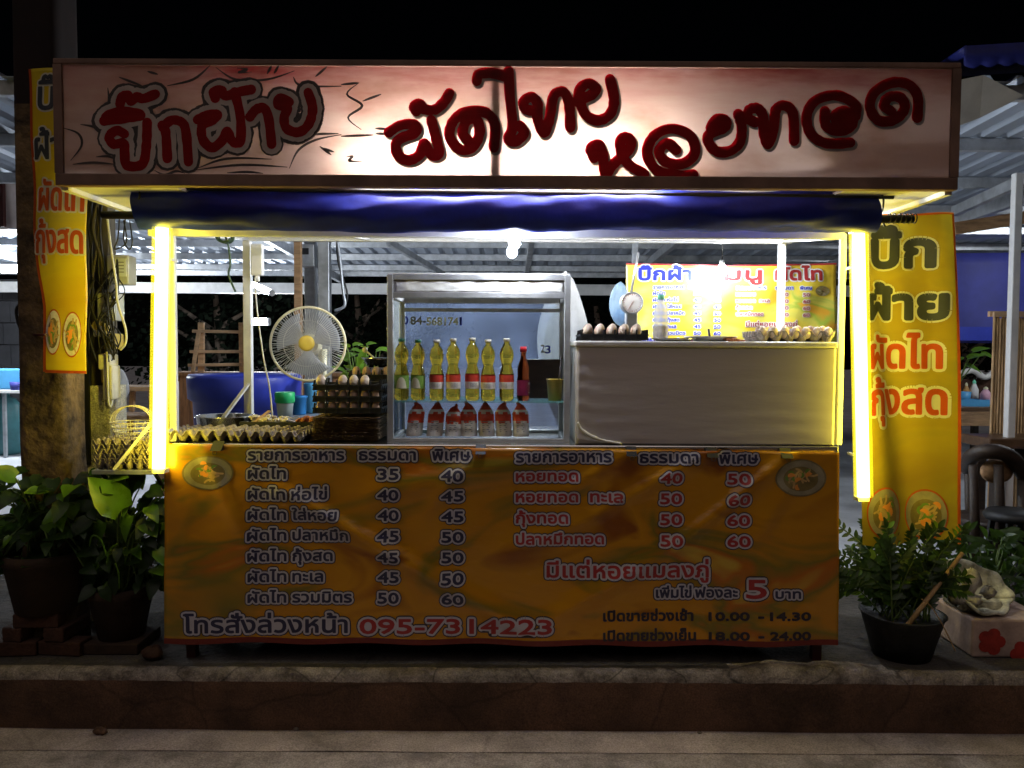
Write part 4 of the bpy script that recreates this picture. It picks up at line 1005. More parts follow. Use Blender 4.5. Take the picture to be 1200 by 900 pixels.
# seasoning packets on the case floor
for i, (px, dx, hh) in enumerate(((485, .016, .165), (509, .012, .165), (531, .004, .15), (550, -.004, .165), (570.5, -.006, .165), (590.5, -.006, .165), (610.5, -.004, .165))):
    Y = 3.635; c = P(px, 519, Y); c.z = GZ0+.016
    t = thing('food_packet', '%s red and white seasoning packet from the left under the glass shelf' % ORD[i], 'packet', c, 'packets standing in the case')
    r3 = random.Random(40+i)
    def pk(u, v, s):
        w_ = .0375*(1 if v < .66 else max(.06, 1-(v-.66)/.34*.92)); d_ = .024*(1-v*.8)
        x = (u*2-1)*w_; y = s*d_*math.sqrt(max(0, 1-(u*2-1)**2)); z = hh*v
        return c+Vector((x+dx*v*1.3+(.010 if v > .9 else 0)*((i % 3)-1), y+.002*sin(v*21+i)*s, z))
    mb = MB()
    for s in (-1, 1):
        mb.grid(lambda u, v, s=s: pk(u, v, s), 10, 16)
    for fi, f in enumerate(mb.f):
        z = sum(mb.v[k].z for k in f)/4-c.z; x = sum(mb.v[k].x for k in f)/4-c.x
        mb.m[fi] = 1 if (hh*.40+.006*sin(x*120) < z < hh*.66+.004*sin(x*150+1)) or z > hh*.74 else 0
    mb.build('packet_body', [M['bag_foil'], M['bag_red']], t)
    mb = MB()
    for k in range(6):
        z = .022+k*.009; mb.add([pk(u, zz/hh, -1)+Vector((0, -.0015, 0)) for u, zz in ((.25, z), (.72-.06*(k % 2), z), (.72-.06*(k % 2), z+.0035), (.25, z+.0035))], [(0, 1, 2, 3)])
    mb.build('printing', M['grey_print'], t)
# plastic bags behind the case
def bag(cx, top, bot, wpx, Y, name, label, m, seed, inner=None):
    A, B = P(cx, top, Y), P(cx, bot, Y); r = wpx*S(Y)/2; h = A.z-B.z; r5 = random.Random(seed)
    ph = [r5.uniform(0, 6) for _ in range(4)]
    t = thing(name, label, 'plastic bag', (A.x, Y, B.z))
    mb = MB()
    def f(u, v):
        a = 2*pi*u; k = (sin(min(1, v*1.25)*pi*.5)**.6)*(1-v)**.55*1.45 if v < 1 else 0
        k = max(k, .03); rr_ = r*k*(1+.07*sin(5*a+ph[0]+4*v)+.04*sin(11*a+ph[1]))
        return Vector((A.x+rr_*cos(a)+.03*r*sin(v*7), Y+rr_*.6*sin(a), B.z+h*v))
    mb.grid(f, 36, 18); mb.build('bag_skin', m, t)
    if inner:
        mb = MB(); mb.ball((A.x, Y, B.z+h*.22), r*.55, r*.35, h*.16, 16, 10); mb.build('contents', inner, t)
    return t
bag(662, 318, 480, 66, 4.12, 'plastic_bag', 'white plastic bag of greens hanging behind the glass case', M['bag_white'], 3, M['leaf'])
bag(727, 330, 382, 28, 4.5, 'plastic_bag', 'pale blue plastic bag hanging left of the dial scale', M['bag_blue'], 4, M['mid_blue'])

# ================================================================== WRAPPED STOVE BOX at the right
WX0, WX1 = P(676, 460, 3.47).x, P(978, 460, 3.47).x; WY0, WY1 = 3.465, 4.02; WZ1 = P(820, 407, 3.47).z
wb = thing('stove_guard', 'large box shaped stove guard wrapped in plastic film on the cart counter', 'stove guard', ((WX0+WX1)/2, 3.7, CZ))
def wf(u, v):
    x = WX0+(WX1-WX0)*u; z = CZ+.002+(WZ1-CZ-.004)*v
    e = min(u, 1-u, v, 1-v)
    y = WY0+.0005*sin(z*90+3*sin(x*4))*sin(x*3+1)+.0015*sin(x*5+z*7)
    y += .008*math.exp(-((u*1.1+v*2-.12)/.05)**2)*-.4+.0008*math.exp(-((u-.02)/.02)**2)*sin(v*40)
    return Vector((x, y, z))
mb = MB(); mb.grid(wf, 100, 60); mb.build('front_sheet', M['film'], wb, solid=.003)
for x in (WX0-.002, WX1-.004):
    mb = MB(); mb.box(x, x+.006, WY0+.004, WY1, CZ+.002, WZ1); mb.build('side_sheet', M['film'], wb)
mb = MB(); mb.box(WX0, WX1, WY1, WY1+.006, CZ+.002, WZ1); mb.build('back_sheet', M['film'], wb)
mb = MB(); mb.box(WX0-.012, WX1+.006, WY0-.012, WY1+.01, WZ1, WZ1+.026); mb.build('top_sheet', M['film_white'], wb, bev=.008)
TZ = WZ1+.027
mb = MB(); mb.tube(smooth([Vector((WX0+.002, WY0-.012, CZ+.10)), Vector((WX0+.03, WY0-.014, CZ+.06)), Vector((WX0+.10, WY0-.014, CZ+.025)), Vector((WX0+.2, WY0-.012, CZ+.006))]), [.006]*6+[.008]*6+[.006]*6+[.003], 8); mb.build('film_fold', M['film_white'], wb)

# ================================================================== EGGS AND TRAYS
def tray_mesh(n=6, m=6, pitch=.0475, h=.05, rim=.004):
    mb = MB(); K = 10
    def f(u, v):
        x, y = u*n, v*m
        z = h*(.5-.42*cos(2*pi*x)*0-.0)
        cup = .5*(1-cos(2*pi*x))*.5*(1-cos(2*pi*y))
        peak = .5*(1+cos(2*pi*x))*.5*(1+cos(2*pi*y))
        z = h*(.52-.50*min(1, cup*1.5)+.48*min(1, peak*1.35))
        return Vector(((x-n/2)*pitch, (y-m/2)*pitch, z))
    mb.grid(f, n*K, m*K); return mb
TRAY = tray_mesh().build('egg_tray', M['pulp']); 
d = TRAY.modifiers.new('thickness', 'SOLIDIFY'); d.thickness = .0025
TRAYD = TRAY.data
def tray(loc, label, m, name='egg_tray', sx=1, sy=1, group=None, rz=0, first=[True], flat_=1):
    if first[0]: o = TRAY; first[0] = False
    else:
        o = TRAY.copy(); COL.objects.link(o)
    if m is not M['pulp']:
        key = m.name
        if key not in TM:
            q = TRAYD.copy(); q.materials[0] = m; TM[key] = q
        o.data = TM[key]
    o.location = loc; o.rotation_euler = (0, 0, rz); o.scale = (sx, sy, flat_)
    return tag(o, label, 'egg tray', group)
TM = {}
EGG = {}
def egg(loc, label, m, tilt=0, group=None, s=1):
    k = m.name
    if k not in EGG:
        mb = MB(); mb.ball((0, 0, 0), .0215, .0215, .028, 16, 12, egg=.10); o = mb.build('egg', m); EGG[k] = o; c = o
    else:
        c = EGG[k].copy(); COL.objects.link(c)
    c.location = loc; c.rotation_euler = (tilt, tilt*.7, 0); c.scale = (s, s, s)
    return tag(c, label, 'egg', group)
er = random.Random(9)
# two pulp trays on the counter edge
k = S(3.5)
a = P(246, 512, 3.60); tray((a.x, 3.62, CZ+.003), 'grey pulp egg tray at the counter corner beside the yellow tube', M['pulp'], sx=1.17, group='pulp egg trays', rz=.03)
a = P(326, 512, 3.60); tray((a.x, 3.60, CZ+.003), 'grey pulp egg tray on the counter below the pan of ingredients', M['pulp'], sx=1.07, group='pulp egg trays', rz=-.04)
# brown pulp stack left of the case
a = P(411, 517, 3.66); NS = 15
for i in range(NS):
    tray((a.x+er.uniform(-.004, .004), 3.66+er.uniform(-.006, .006), CZ+.001+i*.0074), '%s brown pulp tray from the top of the stack beside the case' % ORD[NS-1-i], M['brown_pulp'], sx=1.06, group='stacked brown egg trays', rz=er.uniform(-.015, .015), flat_=.125)
zt = CZ+.001+NS*.0074+.012
# black plastic trays with eggs on the stack
def black_tray(loc, label, w=.30, dep=.28, h=.05, group='black plastic egg trays'):
    t = thing('plastic_egg_tray', label, 'egg tray', loc, group); c = Vector(loc)
    mb = MB(); n = 6
    mb.grid(lambda u, v: c+Vector(((u-.5)*w, (v-.5)*dep, .006+.004*sin(u*37)*sin(v*37))), 12, 10)
    for i in range(n+1):
        x = -w/2+w*i/n; mb.cbox(c+Vector((x, 0, .014)), .004, dep, .022)
        y = -dep/2+dep*i/n; mb.cbox(c+Vector((0, y, .0135)), w, .004, .020)
    mb.build('tray_base', M['black'], t)
    mb = MB()
    for s in (-1, 1):
        mb.bar(c+Vector((-w/2-.006, s*(dep/2+.004), .026)), c+Vector((w/2+.006, s*(dep/2+.004), .026)), .006, .007)
        mb.bar(c+Vector((s*(w/2+.005), -dep/2, .026)), c+Vector((s*(w/2+.005), dep/2, .026)), .006, .007)
        for i in range(n+1):
            x = -w/2+w*i/n
            mb.bar(c+Vector((x, s*(dep/2+.003), .003)), c+Vector((x*1.0+.003, s*(dep/2-.004), h)), .007, .006)
            mb.bar(c+Vector((s*(w/2+.004), -dep/2+dep*i/n, .003)), c+Vector((s*(w/2-.004), -dep/2+dep*i/n, h)), .007, .006)
    mb.build('tray_rim', M['black'], t); return t
bw = .30
lv = [zt, zt+.052, zt+.104]
for i, z in enumerate(lv[:2]): black_tray((a.x+.01, 3.68, z), ['black plastic egg tray resting on the brown pulp stack', 'black plastic egg tray full of shaded eggs, second in the stack'][i])
black_tray((a.x+.01, 3.68, lv[1]+.052), 'black plastic egg tray on top of the stack beside the fan')
for li, z in enumerate(lv[:2]):
    for i in range(6):
        egg((a.x+.01-bw/2+bw*(i+.5)/6, 3.68-.14+.026, z+.036), '%s egg from the left in the %s black tray left of the case' % (ORD[i], ('lowest', 'middle')[li]), M['egg'], .1, 'eggs in the black tray stack', .92)
zt2 = lv[1]+.052
for i in (0, 2, 3, 4):
    egg((a.x+.01-bw/2+bw*(i+.5)/6, 3.68-.14+.026, zt2+.046), '%s in the top black tray beside the fan' % {0: 'lone pale egg at the left end', 2: 'first of three pale eggs', 3: 'middle of three pale eggs', 4: 'last of three pale eggs'}[i], M['pale_egg'], .12, 'eggs in the black tray stack')
black_tray((a.x+.07, 3.99, zt2+.035), 'raised black egg tray behind the stack, under the steel bowl', .24, .22)
for i in range(4):
    egg((a.x+.07-.09+.05*i, 3.90, zt2+.035+.042), '%s egg of the row behind the stack, under the steel bowl' % ORD[i], M['egg'], .1, 'eggs in the raised rear tray')
# what carries the raised tray
mb = MB(); mb.box(a.x-.04, a.x+.18, 3.885, 4.09, CZ+.001, zt2+.034); single(mb, 'metal_box', M['cart_steel'], 'plain dark metal box behind the egg stack carrying the raised tray', 'box', bev=.004)
c = Vector((a.x+.09, 4.0, zt2+.035+.072)); t = thing('steel_bowl', 'shallow steel bowl with a spoon on the raised egg tray', 'bowl', c)
mb = MB(); mb.lathe([(.001, 0), (.075, .002), (.098, .038), (.105, .040), (.096, .034), (.074, .006), (.001, .005)], c, 28); mb.build('bowl_body', M['stainless'], t)
mb = MB(); mb.tube([c+Vector((-.02, -.05, .03)), c+Vector((-.07, -.06, .075))], .005, 6); mb.ball(c+Vector((-.075, -.06, .08)), .014, .01, .014, 10, 6); mb.build('spoon', M['cream_plastic'], t)
# black tray with five eggs on the guard
a = P(716, 396, 3.62); black_tray((a.x, 3.62, TZ), 'black plastic egg tray with five eggs standing on the stove guard', .29, .24, .05)
for i in range(5): egg((a.x-.145+.29*(i+.55)/5.3, 3.62-.12+.028, TZ+.050), '%s pale egg from the left in the black tray by the dial scale' % ORD[i], M['pale_egg'], .08, 'eggs in the black tray on the guard')
for i in range(5): egg((a.x-.145+.29*(i+.55)/5.3, 3.62-.12+.082, TZ+.046), '%s egg in the second row of the black tray by the scale' % ORD[i], M['egg'], .08, 'eggs in the black tray on the guard')
a = P(924, 400, 3.66); tray((a.x, 3.68, TZ), 'grey pulp egg tray full of eggs on the right end of the guard', M['pulp'], sx=1.22, sy=.9, group='pulp egg trays')
for i in range(7): egg((a.x-.174+.348*(i+.5)/7, 3.68-.105, TZ+.042), '%s pale egg from the left in the pulp tray on the guard' % ORD[i], M['pale_egg'], er.uniform(-.1, .2), 'eggs in the pulp tray on the guard')
for i in range(6): egg((a.x-.145+.29*i/5, 3.68-.052, TZ+.048), '%s egg in the second row of the pulp tray on the guard' % ORD[i], M['egg'], er.uniform(-.1, .2), 'eggs in the pulp tray on the guard')
# yellow lit egg trays outside the left tube, on a small table
tz = P(150, 549, 3.50).z; ta = P(114, 549, 3.50); tb2 = P(184, 549, 3.50)
t = thing('side_table', 'small metal side table under egg trays left of the cart', 'table', ((ta.x+tb2.x)/2, 3.88, 0))
mb = MB(); mb.box(ta.x, tb2.x, 3.45, 3.75, tz-.02, tz); mb.build('table_top', M['steel'], t, bev=.003)
for x in (ta.x+.02, tb2.x-.01):
    for y in (3.735,):
        mb = MB(); mb.box(x-.01, x+.01, y-.01, y+.01, 0, tz-.02); mb.build('leg', M['black'], t)
        mb = MB(); mb.bar((x, 3.725, tz-.22), (x, 3.50, tz-.022), .012, .012); mb.build('brace', M['black'], t)
for i in range(5):
    tray(((ta.x+tb2.x)/2+er.uniform(-.006, .006), 3.60, tz+.001+i*.021), '%s pulp tray from the bottom of the stack on the side table' % ORD[i], M['pulp'], sx=.93, group='egg trays on the side table', rz=er.uniform(-.03, .03))
for i in range(5):
    egg(((ta.x+tb2.x)/2-.105+.0445*i, 3.60-.11, tz+.001+.045), '%s egg from the left in the side table tray stack' % ORD[i], M['pale_egg'], .1, 'eggs on the side table', .9)
c = P(156, 520, 3.62); c.z = tz+.128
t = thing('wire_basket', 'yellow lit wire basket with tall loop handle on the egg trays', 'basket', c)
mb = MB()
for j in range(4):
    r = .075+.008*j; z = c.z+.004+.022*j; mb.tube([Vector((c.x+r*cos(a_), c.y+r*.9*sin(a_), z)) for a_ in [2*pi*i/20 for i in range(21)]], .003, 6)
for i in range(18):
    a_ = 2*pi*i/18; mb.tube([Vector((c.x+.07*cos(a_), c.y+.063*sin(a_), c.z+.002)), Vector((c.x+.10*cos(a_), c.y+.09*sin(a_), c.z+.07))], .002, 5)
mb.build('basket_body', M['cream_plastic'], t)
for q in (-.02, 0, .02):
    mb = MB(); mb.tube([Vector((c.x-.095*cos(a_), c.y+q, c.z+.07+.075*sin(a_))) for a_ in [pi*i/14 for i in range(15)]], .0028, 6); mb.build('handle', M['cream_plastic'], t)

# ================================================================== COUNTER THINGS at the left
c = P(264, 500, 3.93); c.z = CZ+.001
t = thing('steel_pan', 'round shallow steel pan on the counter behind the egg trays', 'pan', c); r = 32*S(3.9)
mb = MB(); mb.lathe([(.001, .001), (r*.94, 0), (r, .075), (r*1.08, .078), (r*1.08, .082), (r*.97, .08), (r*.92, .006), (.001, .006)], c, 36); mb.build('pan_body', M['stainless'], t)
c = P(332, 503, 3.88); c.z = CZ+.001; wx = 42*S(3.88)
t = thing('ingredient_tray', 'black tray of noodles, chopped food and dried shrimps on the counter', 'tray', c)
mb = MB(); mb.box(c.x-wx, c.x+wx, 3.80, 4.02, c.z, c.z+.008)
mb.box(c.x-wx, c.x+wx, 3.79, 3.80, c.z, c.z+.062); mb.box(c.x-wx, c.x+wx, 4.02, 4.03, c.z, c.z+.062); mb.box(c.x-wx-.01, c.x-wx, 3.79, 4.03, c.z, c.z+.062); mb.box(c.x+wx, c.x+wx+.01, 3.79, 4.03, c.z, c.z+.062)
mb.build('tray_body', M['black'], t)
def heap(cx, w, h, m, name, seed, pieces):
    r6 = random.Random(seed); mb = MB()
    for k in range(pieces):
        mb.ball(Vector((cx+r6.uniform(-w, w), 3.90+r6.uniform(-.08, .08), c.z+.05+r6.uniform(0, h))), r6.uniform(.010, .02), .010, r6.uniform(.006, .010), 8, 5, M=Matrix.Rotation(r6.uniform(0, 3), 3, 'Z'))
    mb.build(name, m, t)
heap(c.x-.11, .05, .03, M['noodle'], 'pale_food', 1, 36); heap(c.x-.02, .05, .02, M['noodle'], 'pale_food', 2, 32); heap(c.x+.13, .045, .024, M['shrimp'], 'dried_shrimp', 3, 60)
mb = MB(); mb.cbox((c.x+.055, 3.9, c.z+.062), .05, .16, .016, ry=.3); mb.build('scoop', M['stainless'], t, bev=.004)
mb = MB(); mb.bar((c.x-.13, 3.84, c.z+.055), (c.x-.08, 3.92, c.z+.105), .02, .008); mb.build('spatula', M['pale_wood'], t)
# electric fan
FC = P(361, 403, 4.62); FR = 43*S(4.62)
fan = thing('electric_fan', 'round cream electric fan with yellow hub and wire guard', 'fan', (FC.x+.03, 4.75, 0))
mb = MB()
Mx = Matrix.Rotation(.10, 3, 'Z') @ Matrix.Rotation(-.06, 3, 'X')
fv = lambda x, y, z: FC+Mx @ Vector((x, y, z))
for i in range(88):
    a = 2*pi*i/88; mb.tube([fv(q*cos(a), dy, q*sin(a)) for q, dy in ((.045, -.055), (FR*.55, -.048), (FR*.9, -.02), (FR, .0))], .0011, 4, caps=False)
for q, dy in ((FR*.62, -.045),):
    mb.tube([fv(q*cos(a), dy, q*sin(a)) for a in [2*pi*i/48 for i in range(49)]], .0015, 5)
mb.build('guard_wires', M['fan_wire'], fan)
mb = MB(); mb.tube([fv(FR*cos(a), .002, FR*sin(a)) for a in [2*pi*i/64 for i in range(65)]], .0075, 8); mb.build('guard_rim', M['cream_plastic'], fan)
mb = MB()
for i in range(56):
    a = 2*pi*i/56; mb.tube([fv(q*cos(a), dy, q*sin(a)) for q, dy in ((FR, .004), (FR*.85, .05), (.05, .09))], .0012, 4, caps=False)
mb.build('rear_guard', M['fan_wire'], fan)
for kf in range(3):
    mb = MB()
    def bf(u, v, kf=kf):
        a = 2*pi*kf/3+.5+(u-.5)*1.55*(.55+.45*v); q = .04+(FR*.86-.04)*v
        return fv(q*cos(a), .015+.035*(u-.5), q*sin(a))
    mb.grid(bf, 10, 8); mb.build('blade', M['fan_blade'], fan, solid=.002)
mb = MB(); MM = Mx @ Matrix.Rotation(pi/2, 3, 'X'); mb.lathe([(.001, .068), (.03, .067), (.045, .060), (.047, .05)], FC, 28, M=MM); mb.build('hub_badge', M['yellow_plastic'], fan)
mb = MB(); mb.lathe([(.05, -.06), (.065, -.09), (.06, -.17), (.02, -.2), (.001, -.2)], FC, 20, M=MM); mb.build('motor', M['cream_plastic'], fan)
px_ = FC+Vector((.055, .13, -.06)); mb = MB(); mb.tube([px_+Vector((0, 0, .03)), px_+Vector((.0, 0, -.15)), Vector((px_.x, px_.y, .04))], [.028, .022, .017], 12); mb.build('pole', M['cream_plastic'], fan)
mb = MB(); mb.lathe([(.001, 0), (.19, 0), (.18, .02), (.03, .045), (.001, .046)], (px_.x, px_.y, 0), 28); mb.build('base', M['cream_plastic'], fan)
# plant pot with green leaves behind the case corner
def leaf_blade(mb, p, d, up, l, w, m=0, fold_=.25, heart=False, droop=.25):
    d = d.normalized(); side = d.cross(up)
    side = side.normalized() if side.length > 1e-5 else d.orthogonal().normalized(); nrm = side.cross(d).normalized()
    prof = [(0, .02), (.06, .62 if heart else .30), (.22, 1.0 if heart else .75), (.45, .90 if heart else 1.0), (.7, .58 if heart else .75), (.88, .26 if heart else .4), (1, .0)]
    v = []
    for t, q in prof:
        c = p+d*l*t-nrm*droop*l*t*t
        b = -.12*l if heart and t == .06 else 0
        v += [c+side*w*q+nrm*fold_*w*q+d*b, c, c-side*w*q+nrm*fold_*w*q+d*b]
    f = []
    for i in range(len(prof)-1):
        f += [(3*i, 3*i+1, 3*i+4, 3*i+3), (3*i+1, 3*i+2, 3*i+5, 3*i+4)]
    mb.add(v, f, m, True)
c = P(428, 440, 5.2); c.z = 0
t = thing('leafy_plant', 'green leafy potted plant behind the fan and the steel bowl', 'plant', c)
mb = MB(); mb.lathe([(.001, 0), (.10, 0), (.14, .6), (.13, .6), (.001, .55)], c, 20); mb.build('pot', M['terracotta'], t)
mb = MB(); mt_ = MB(); r7 = random.Random(21)
for i in range(26):
    e = P(r7.uniform(402, 452), r7.uniform(403, 445), 5.2+r7.uniform(-.1, .2)); s0 = c+Vector((0, 0, .58)); mt_.tube(smooth([s0, (s0+e)/2+Vector((0, 0, .08)), e]), .004, 5)
    leaf_blade(mb, e, Vector((r7.uniform(-1, 1), r7.uniform(-1, .2), r7.uniform(-.6, .6))), Vector((0, -.4, 1)), r7.uniform(.07, .12), r7.uniform(.028, .045), heart=True)
mb.build('foliage', M['leaf_lit'], t); mt_.build('stems', M['stem'], t)

# ================================================================== THINGS ON AND BEHIND THE GUARD
c = P(740, 402, 3.88); c.z = TZ
t = thing('dial_scale', 'grey kitchen scale with round white dial on the stove guard', 'scale', c); k = S(3.88)
mb = MB(); mb.box(c.x-.04, c.x+.04, 3.85, 3.95, TZ, TZ+.02); mb.box(c.x-.028, c.x+.028, 3.87, 3.93, TZ+.02, TZ+.16); mb.build('scale_body', M['steel'], t, bev=.006)
D = P(740.5, 355, 3.85); MM = Matrix.Rotation(pi/2, 3, 'X')
mb = MB(); mb.lathe([(.055, -.04), (.055, .012), (.050, .018), (.047, .012)], D, 32, M=MM); mb.build('dial_rim', M['steel'], t)
dl = MB(); dl.lathe([(.001, .011), (.048, .011)], D, 32, M=MM); df = dl.build('dial_face', M['white_paint'], t)
mb = MB()
for i in range(24):
    a = 2*pi*i/24; r0 = .036 if i % 2 == 0 else .040
    mb.bar(D+Vector((r0*cos(a), -.0125, r0*sin(a))), D+Vector((.044*cos(a), -.0125, .044*sin(a))), .0018, .0012)
mb.bar(D+Vector((.006, -.014, .01)), D+Vector((-.018, -.014, -.03)), .0035, .001); mb.build('dial_marks', M['ink_red'], df)
mb = MB(); mb.tube([D+Vector((0, .03, .05)), P(748, 296, 3.9)], .006, 8); mb.build('hanger', M['steel'], t)
c = P(774, 402, 3.74); c.z = TZ; k = 1
t = thing('water_bottle', 'clear water bottle with mint green cap on the stove guard', 'bottle', c)
mb = MB(); mb.lathe([(.001, .002), (.030, 0), (.034, .01), (.034, .05), (.031, .055), (.034, .06), (.034, .085), (.031, .09), (.034, .095), (.033, .14), (.026, .165), (.013, .19), (.013, .2)], c, 24); mb.build('bottle_body', M['clear'], t)
mb = MB(); mb.lathe([(.001, .2), (.0165, .2), (.0165, .222), (.001, .224)], c, 16); mb.build('cap', M['cap_mint'], t)
mb = MB(); mb.lathe([(.0348, .012), (.0348, .075)], c, 28)
mb.add([c+Vector((.0355*cos(a), .0355*sin(a), z)) for a, z in ((-1.4, .02), (-.4, .02), (-.4, .045), (-1.2, .06))], [(0, 1, 2, 3)], 1)
mb.add([c+Vector((.0357*cos(a), .0357*sin(a), z)) for a, z in ((-1.3, .046), (-.4, .04), (-.4, .07), (-1.0, .07))], [(0, 1, 2, 3)], 2)
mb.build('paper_label', [M['label_white'], M['label_blue'], M['label_orange']], t)
c = P(832, 404, 3.72); c.z = TZ
t = thing('serving_plate', 'shallow white plate with a dark ladle handle on the guard', 'plate', c)
mb = MB(); mb.lathe([(.001, .002), (.07, 0), (.125, .022), (.127, .025), (.07, .006), (.001, .006)], c, 36); mb.build('plate_body', M['white_paint'], t)
mb = MB(); mb.tube([c+Vector((0, 0, .01)), c+Vector((-.003, .02, .06))], .006, 8); mb.build('ladle_handle', M['black'], t)
c = P(785, 404, 3.70); c.z = TZ
mb = MB(); mb.lathe([(.001, .002), (.06, 0), (.09, .014), (.06, .006), (.001, .006)], (c.x, 3.62, TZ), 28, sx=1.2); single(mb, 'steel_dish', M['stainless'], 'flat steel dish beside the water bottle on the guard', 'dish')
mb = MB(); a = P(858, 403, 3.66)
for k in range(7): mb.cbox((a.x+R.uniform(-.03, .03), 3.64+R.uniform(-.03, .03), TZ+.008), .05, .02, .008, rz=R.uniform(-.6, .6), ry=.2)
single(mb, 'dried_food', M['shrimp'], 'small heap of reddish dried food between plate and egg tray', 'food')
# power adapter on the left rear post, cables
a, b = P(292, 286, 4.22), P(306, 323, 4.22)
t = thing('power_socket', 'white power socket box on the left rear post', 'socket', ((a.x+b.x)/2+.012, 4.22, b.z))
mb = MB(); mb.box(a.x+.012, b.x+.012, 4.20, 4.245, b.z, a.z); mb.build('socket_box', M['white_paint'], t, bev=.008)
mb = MB(); mb.tube([Vector((b.x-.02, 4.22, b.z)), Vector((b.x-.02, 4.22, b.z-.03))], .012, 10); mb.build('plug', M['white_paint'], t)
def cable(pts, r, m, label, name='cable', k=6):
    mb = MB(); mb.tube(smooth(pts, k), r, 6); return single(mb, name, m, label, 'cable')
cable([P(299, 325, 4.2), P(301, 360, 4.2), P(309, 420, 4.15), P(316, 455, 4.1), P(320, 497, 4.02)], .004, M['white_wire'], 'pale cable dropping from the socket box behind the counter')
# green cable bundle hanging on the rail
c = P(264, 276, 3.75); mb = MB(); r8 = random.Random(4)
for i in range(9):
    a0 = r8.uniform(0, 6); rr_ = r8.uniform(.03, .045)
    mb.tube([c+Vector((rr_*1.1*cos(a), r8.uniform(-.01, .01)+.02*sin(a+a0), .032*sin(a))) for a in [a0+2*pi*j/14 for j in range(15)]], .006, 6)
mb.tube(smooth([c, P(268, 290, 3.75), P(270, 310, 3.75), P(268, 322, 3.75), P(276, 342, 3.75)]), .005, 6)
single(mb, 'cable_coil', mat('green_cord', (.03, .07, .045), .5), 'dark green coiled cord hanging from the left roof rail', 'cord')
# wires near the steel posts
cable([P(392, 262, 6.2), P(398, 300, 6.2), P(402, 340, 6.2), P(404, 358, 6.2), P(392, 364, 6.2)], .012, M['steel'], 'thick grey cable looping down beside the steel posts')
cable([P(395, 262, 6.25), P(396, 305, 6.25), P(407, 345, 6.25), P(400, 362, 6.25), P(386, 372, 6.25)], .008, M['black_wire'], 'thin dark cable looping down beside the steel posts')
c = P(362, 300, 6.35); t = thing('junction_box', 'grey electric junction box on the steel post above the fan', 'junction box', c)
mb = MB(); mb.cbox(c, .12, .12, .18); mb.build('box_body', M['steel'], t, bev=.008)
mb = MB(); mb.cbox(c+Vector((-.01, -.066, .03)), .05, .01, .05); mb.build('switch', M['black'], t)
# ------------------------------------------------------------------ rear menu banner
BB = 5.55
def fb(px, py, lift):
    p = P(px, py, BB); x, z = p.x, p.z
    p.y -= .012*sin(x*9+z*5)+.006*sin(x*21-z*13)+lift; return p
bb = thing('menu_banner', 'yellow menu banner hanging at the back behind the dial scale', 'banner', P(857, 405, BB))
mb = MB(); mb.grid(lambda u, v: fb(734+247*u, 308+100*v+1.2*sin(u*pi)*(1-v)*2, 0), 60, 28); mb.build('banner_sheet', M['back'], bb, solid=.002)
mb = MB(); mb.grid(lambda u, v: fb(734+247*u, 308+1.2*sin(u*pi)*2+2*v, .002), 40, 1); mb.build('red_hem', M['ink_red'], bb)
fbm = lambda x, y, l: fb(735+(x-192)/790*245, 336.5+(y-533)*.322, l*1.3)
mb = MB(); menu_text(mb, fbm, 1.0, outline=False)
for s, x0, x1, ink in (('บิ๊กฝ้าย', 749, 826, 0), ('เมนู', 838, 892, 1), ('ผัดไท', 908, 963, 1)):
    letters(mb, s, x0, x1, 328, 11, [(2.4, 2, .004), (.9, ink, .006)], fb, False, 7)
mb.build('lettering', [M['ink_deepblue'], M['ink_red'], M['white_paint'], M['ink_black'], M['ink_red']], bb)
mb = MB(); flat(mb, [ell(964, 341, 9, 6)], fb, .004, 0); mb.build('dish_picture', M['dish'], bb)
# ------------------------------------------------------------------ right yellow banner
RB = 3.64
def fr_(px, py, lift):
    p = P(px, py, RB); x, z = p.x, p.z
    d = .045*sin((x-1.6)*13+z*1.4)*(.4+.6*max(0, min(1, (2.2-z)/1.2)))+.010*sin(x*31+z*5)
    p.y -= d+lift; return p
rb_ = thing('yellow_banner', 'tall hanging yellow banner with Thai words beside the right light tube', 'banner', P(1062, 640, RB))
def rbf(u, v):
    x0, x1 = 1000+6*v, 1115+7*v; return fr_(x0+(x1-x0)*u, 251+(636-251)*v+4*sin(u*5)*v, 0)
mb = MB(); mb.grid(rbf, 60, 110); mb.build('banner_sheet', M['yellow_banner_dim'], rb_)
mb = MB(); mb.grid(lambda u, v: fr_(1112.5+7*v+3*u, 251+385*v, .0015), 1, 60); mb.build('red_hem', M['ink_orange'], rb_)
mb = MB(); mb.grid(lambda u, v: fr_(1000+115*u, 250+2.5*v, .0015), 40, 1); mb.build('red_hem', M['ink_orange'], rb_)
mb = MB()
for s, x0, x1, yb, h, ink in (('บิ๊ก', 1024, 1092, 312, 31, 0), ('ฝ้าย', 1016, 1105, 373, 27, 0), ('ผัดไท', 1017, 1101, 431, 27, 1), ('กุ้งสด', 1017, 1106, 485, 28, 1)):
    letters(mb, s, x0, x1, yb, h, [(5.0, 2, .002), (2.6 if ink == 0 else 1.5, ink, .004)], fr_, False, 8)
mb.build('lettering', [M['ink_olive'], M['ink_orange'], M['ink_pale']], rb_)
mb = MB(); plate(mb, fr_, 1035, 600, 24, 30, 3); mb.build('dish_picture', PLATE('ink_orange', True), rb_)
mb = MB(); plate(mb, fr_, 1088, 604, 22, 30, 4); mb.build('dish_picture', PLATE('ink_orange', True), rb_)
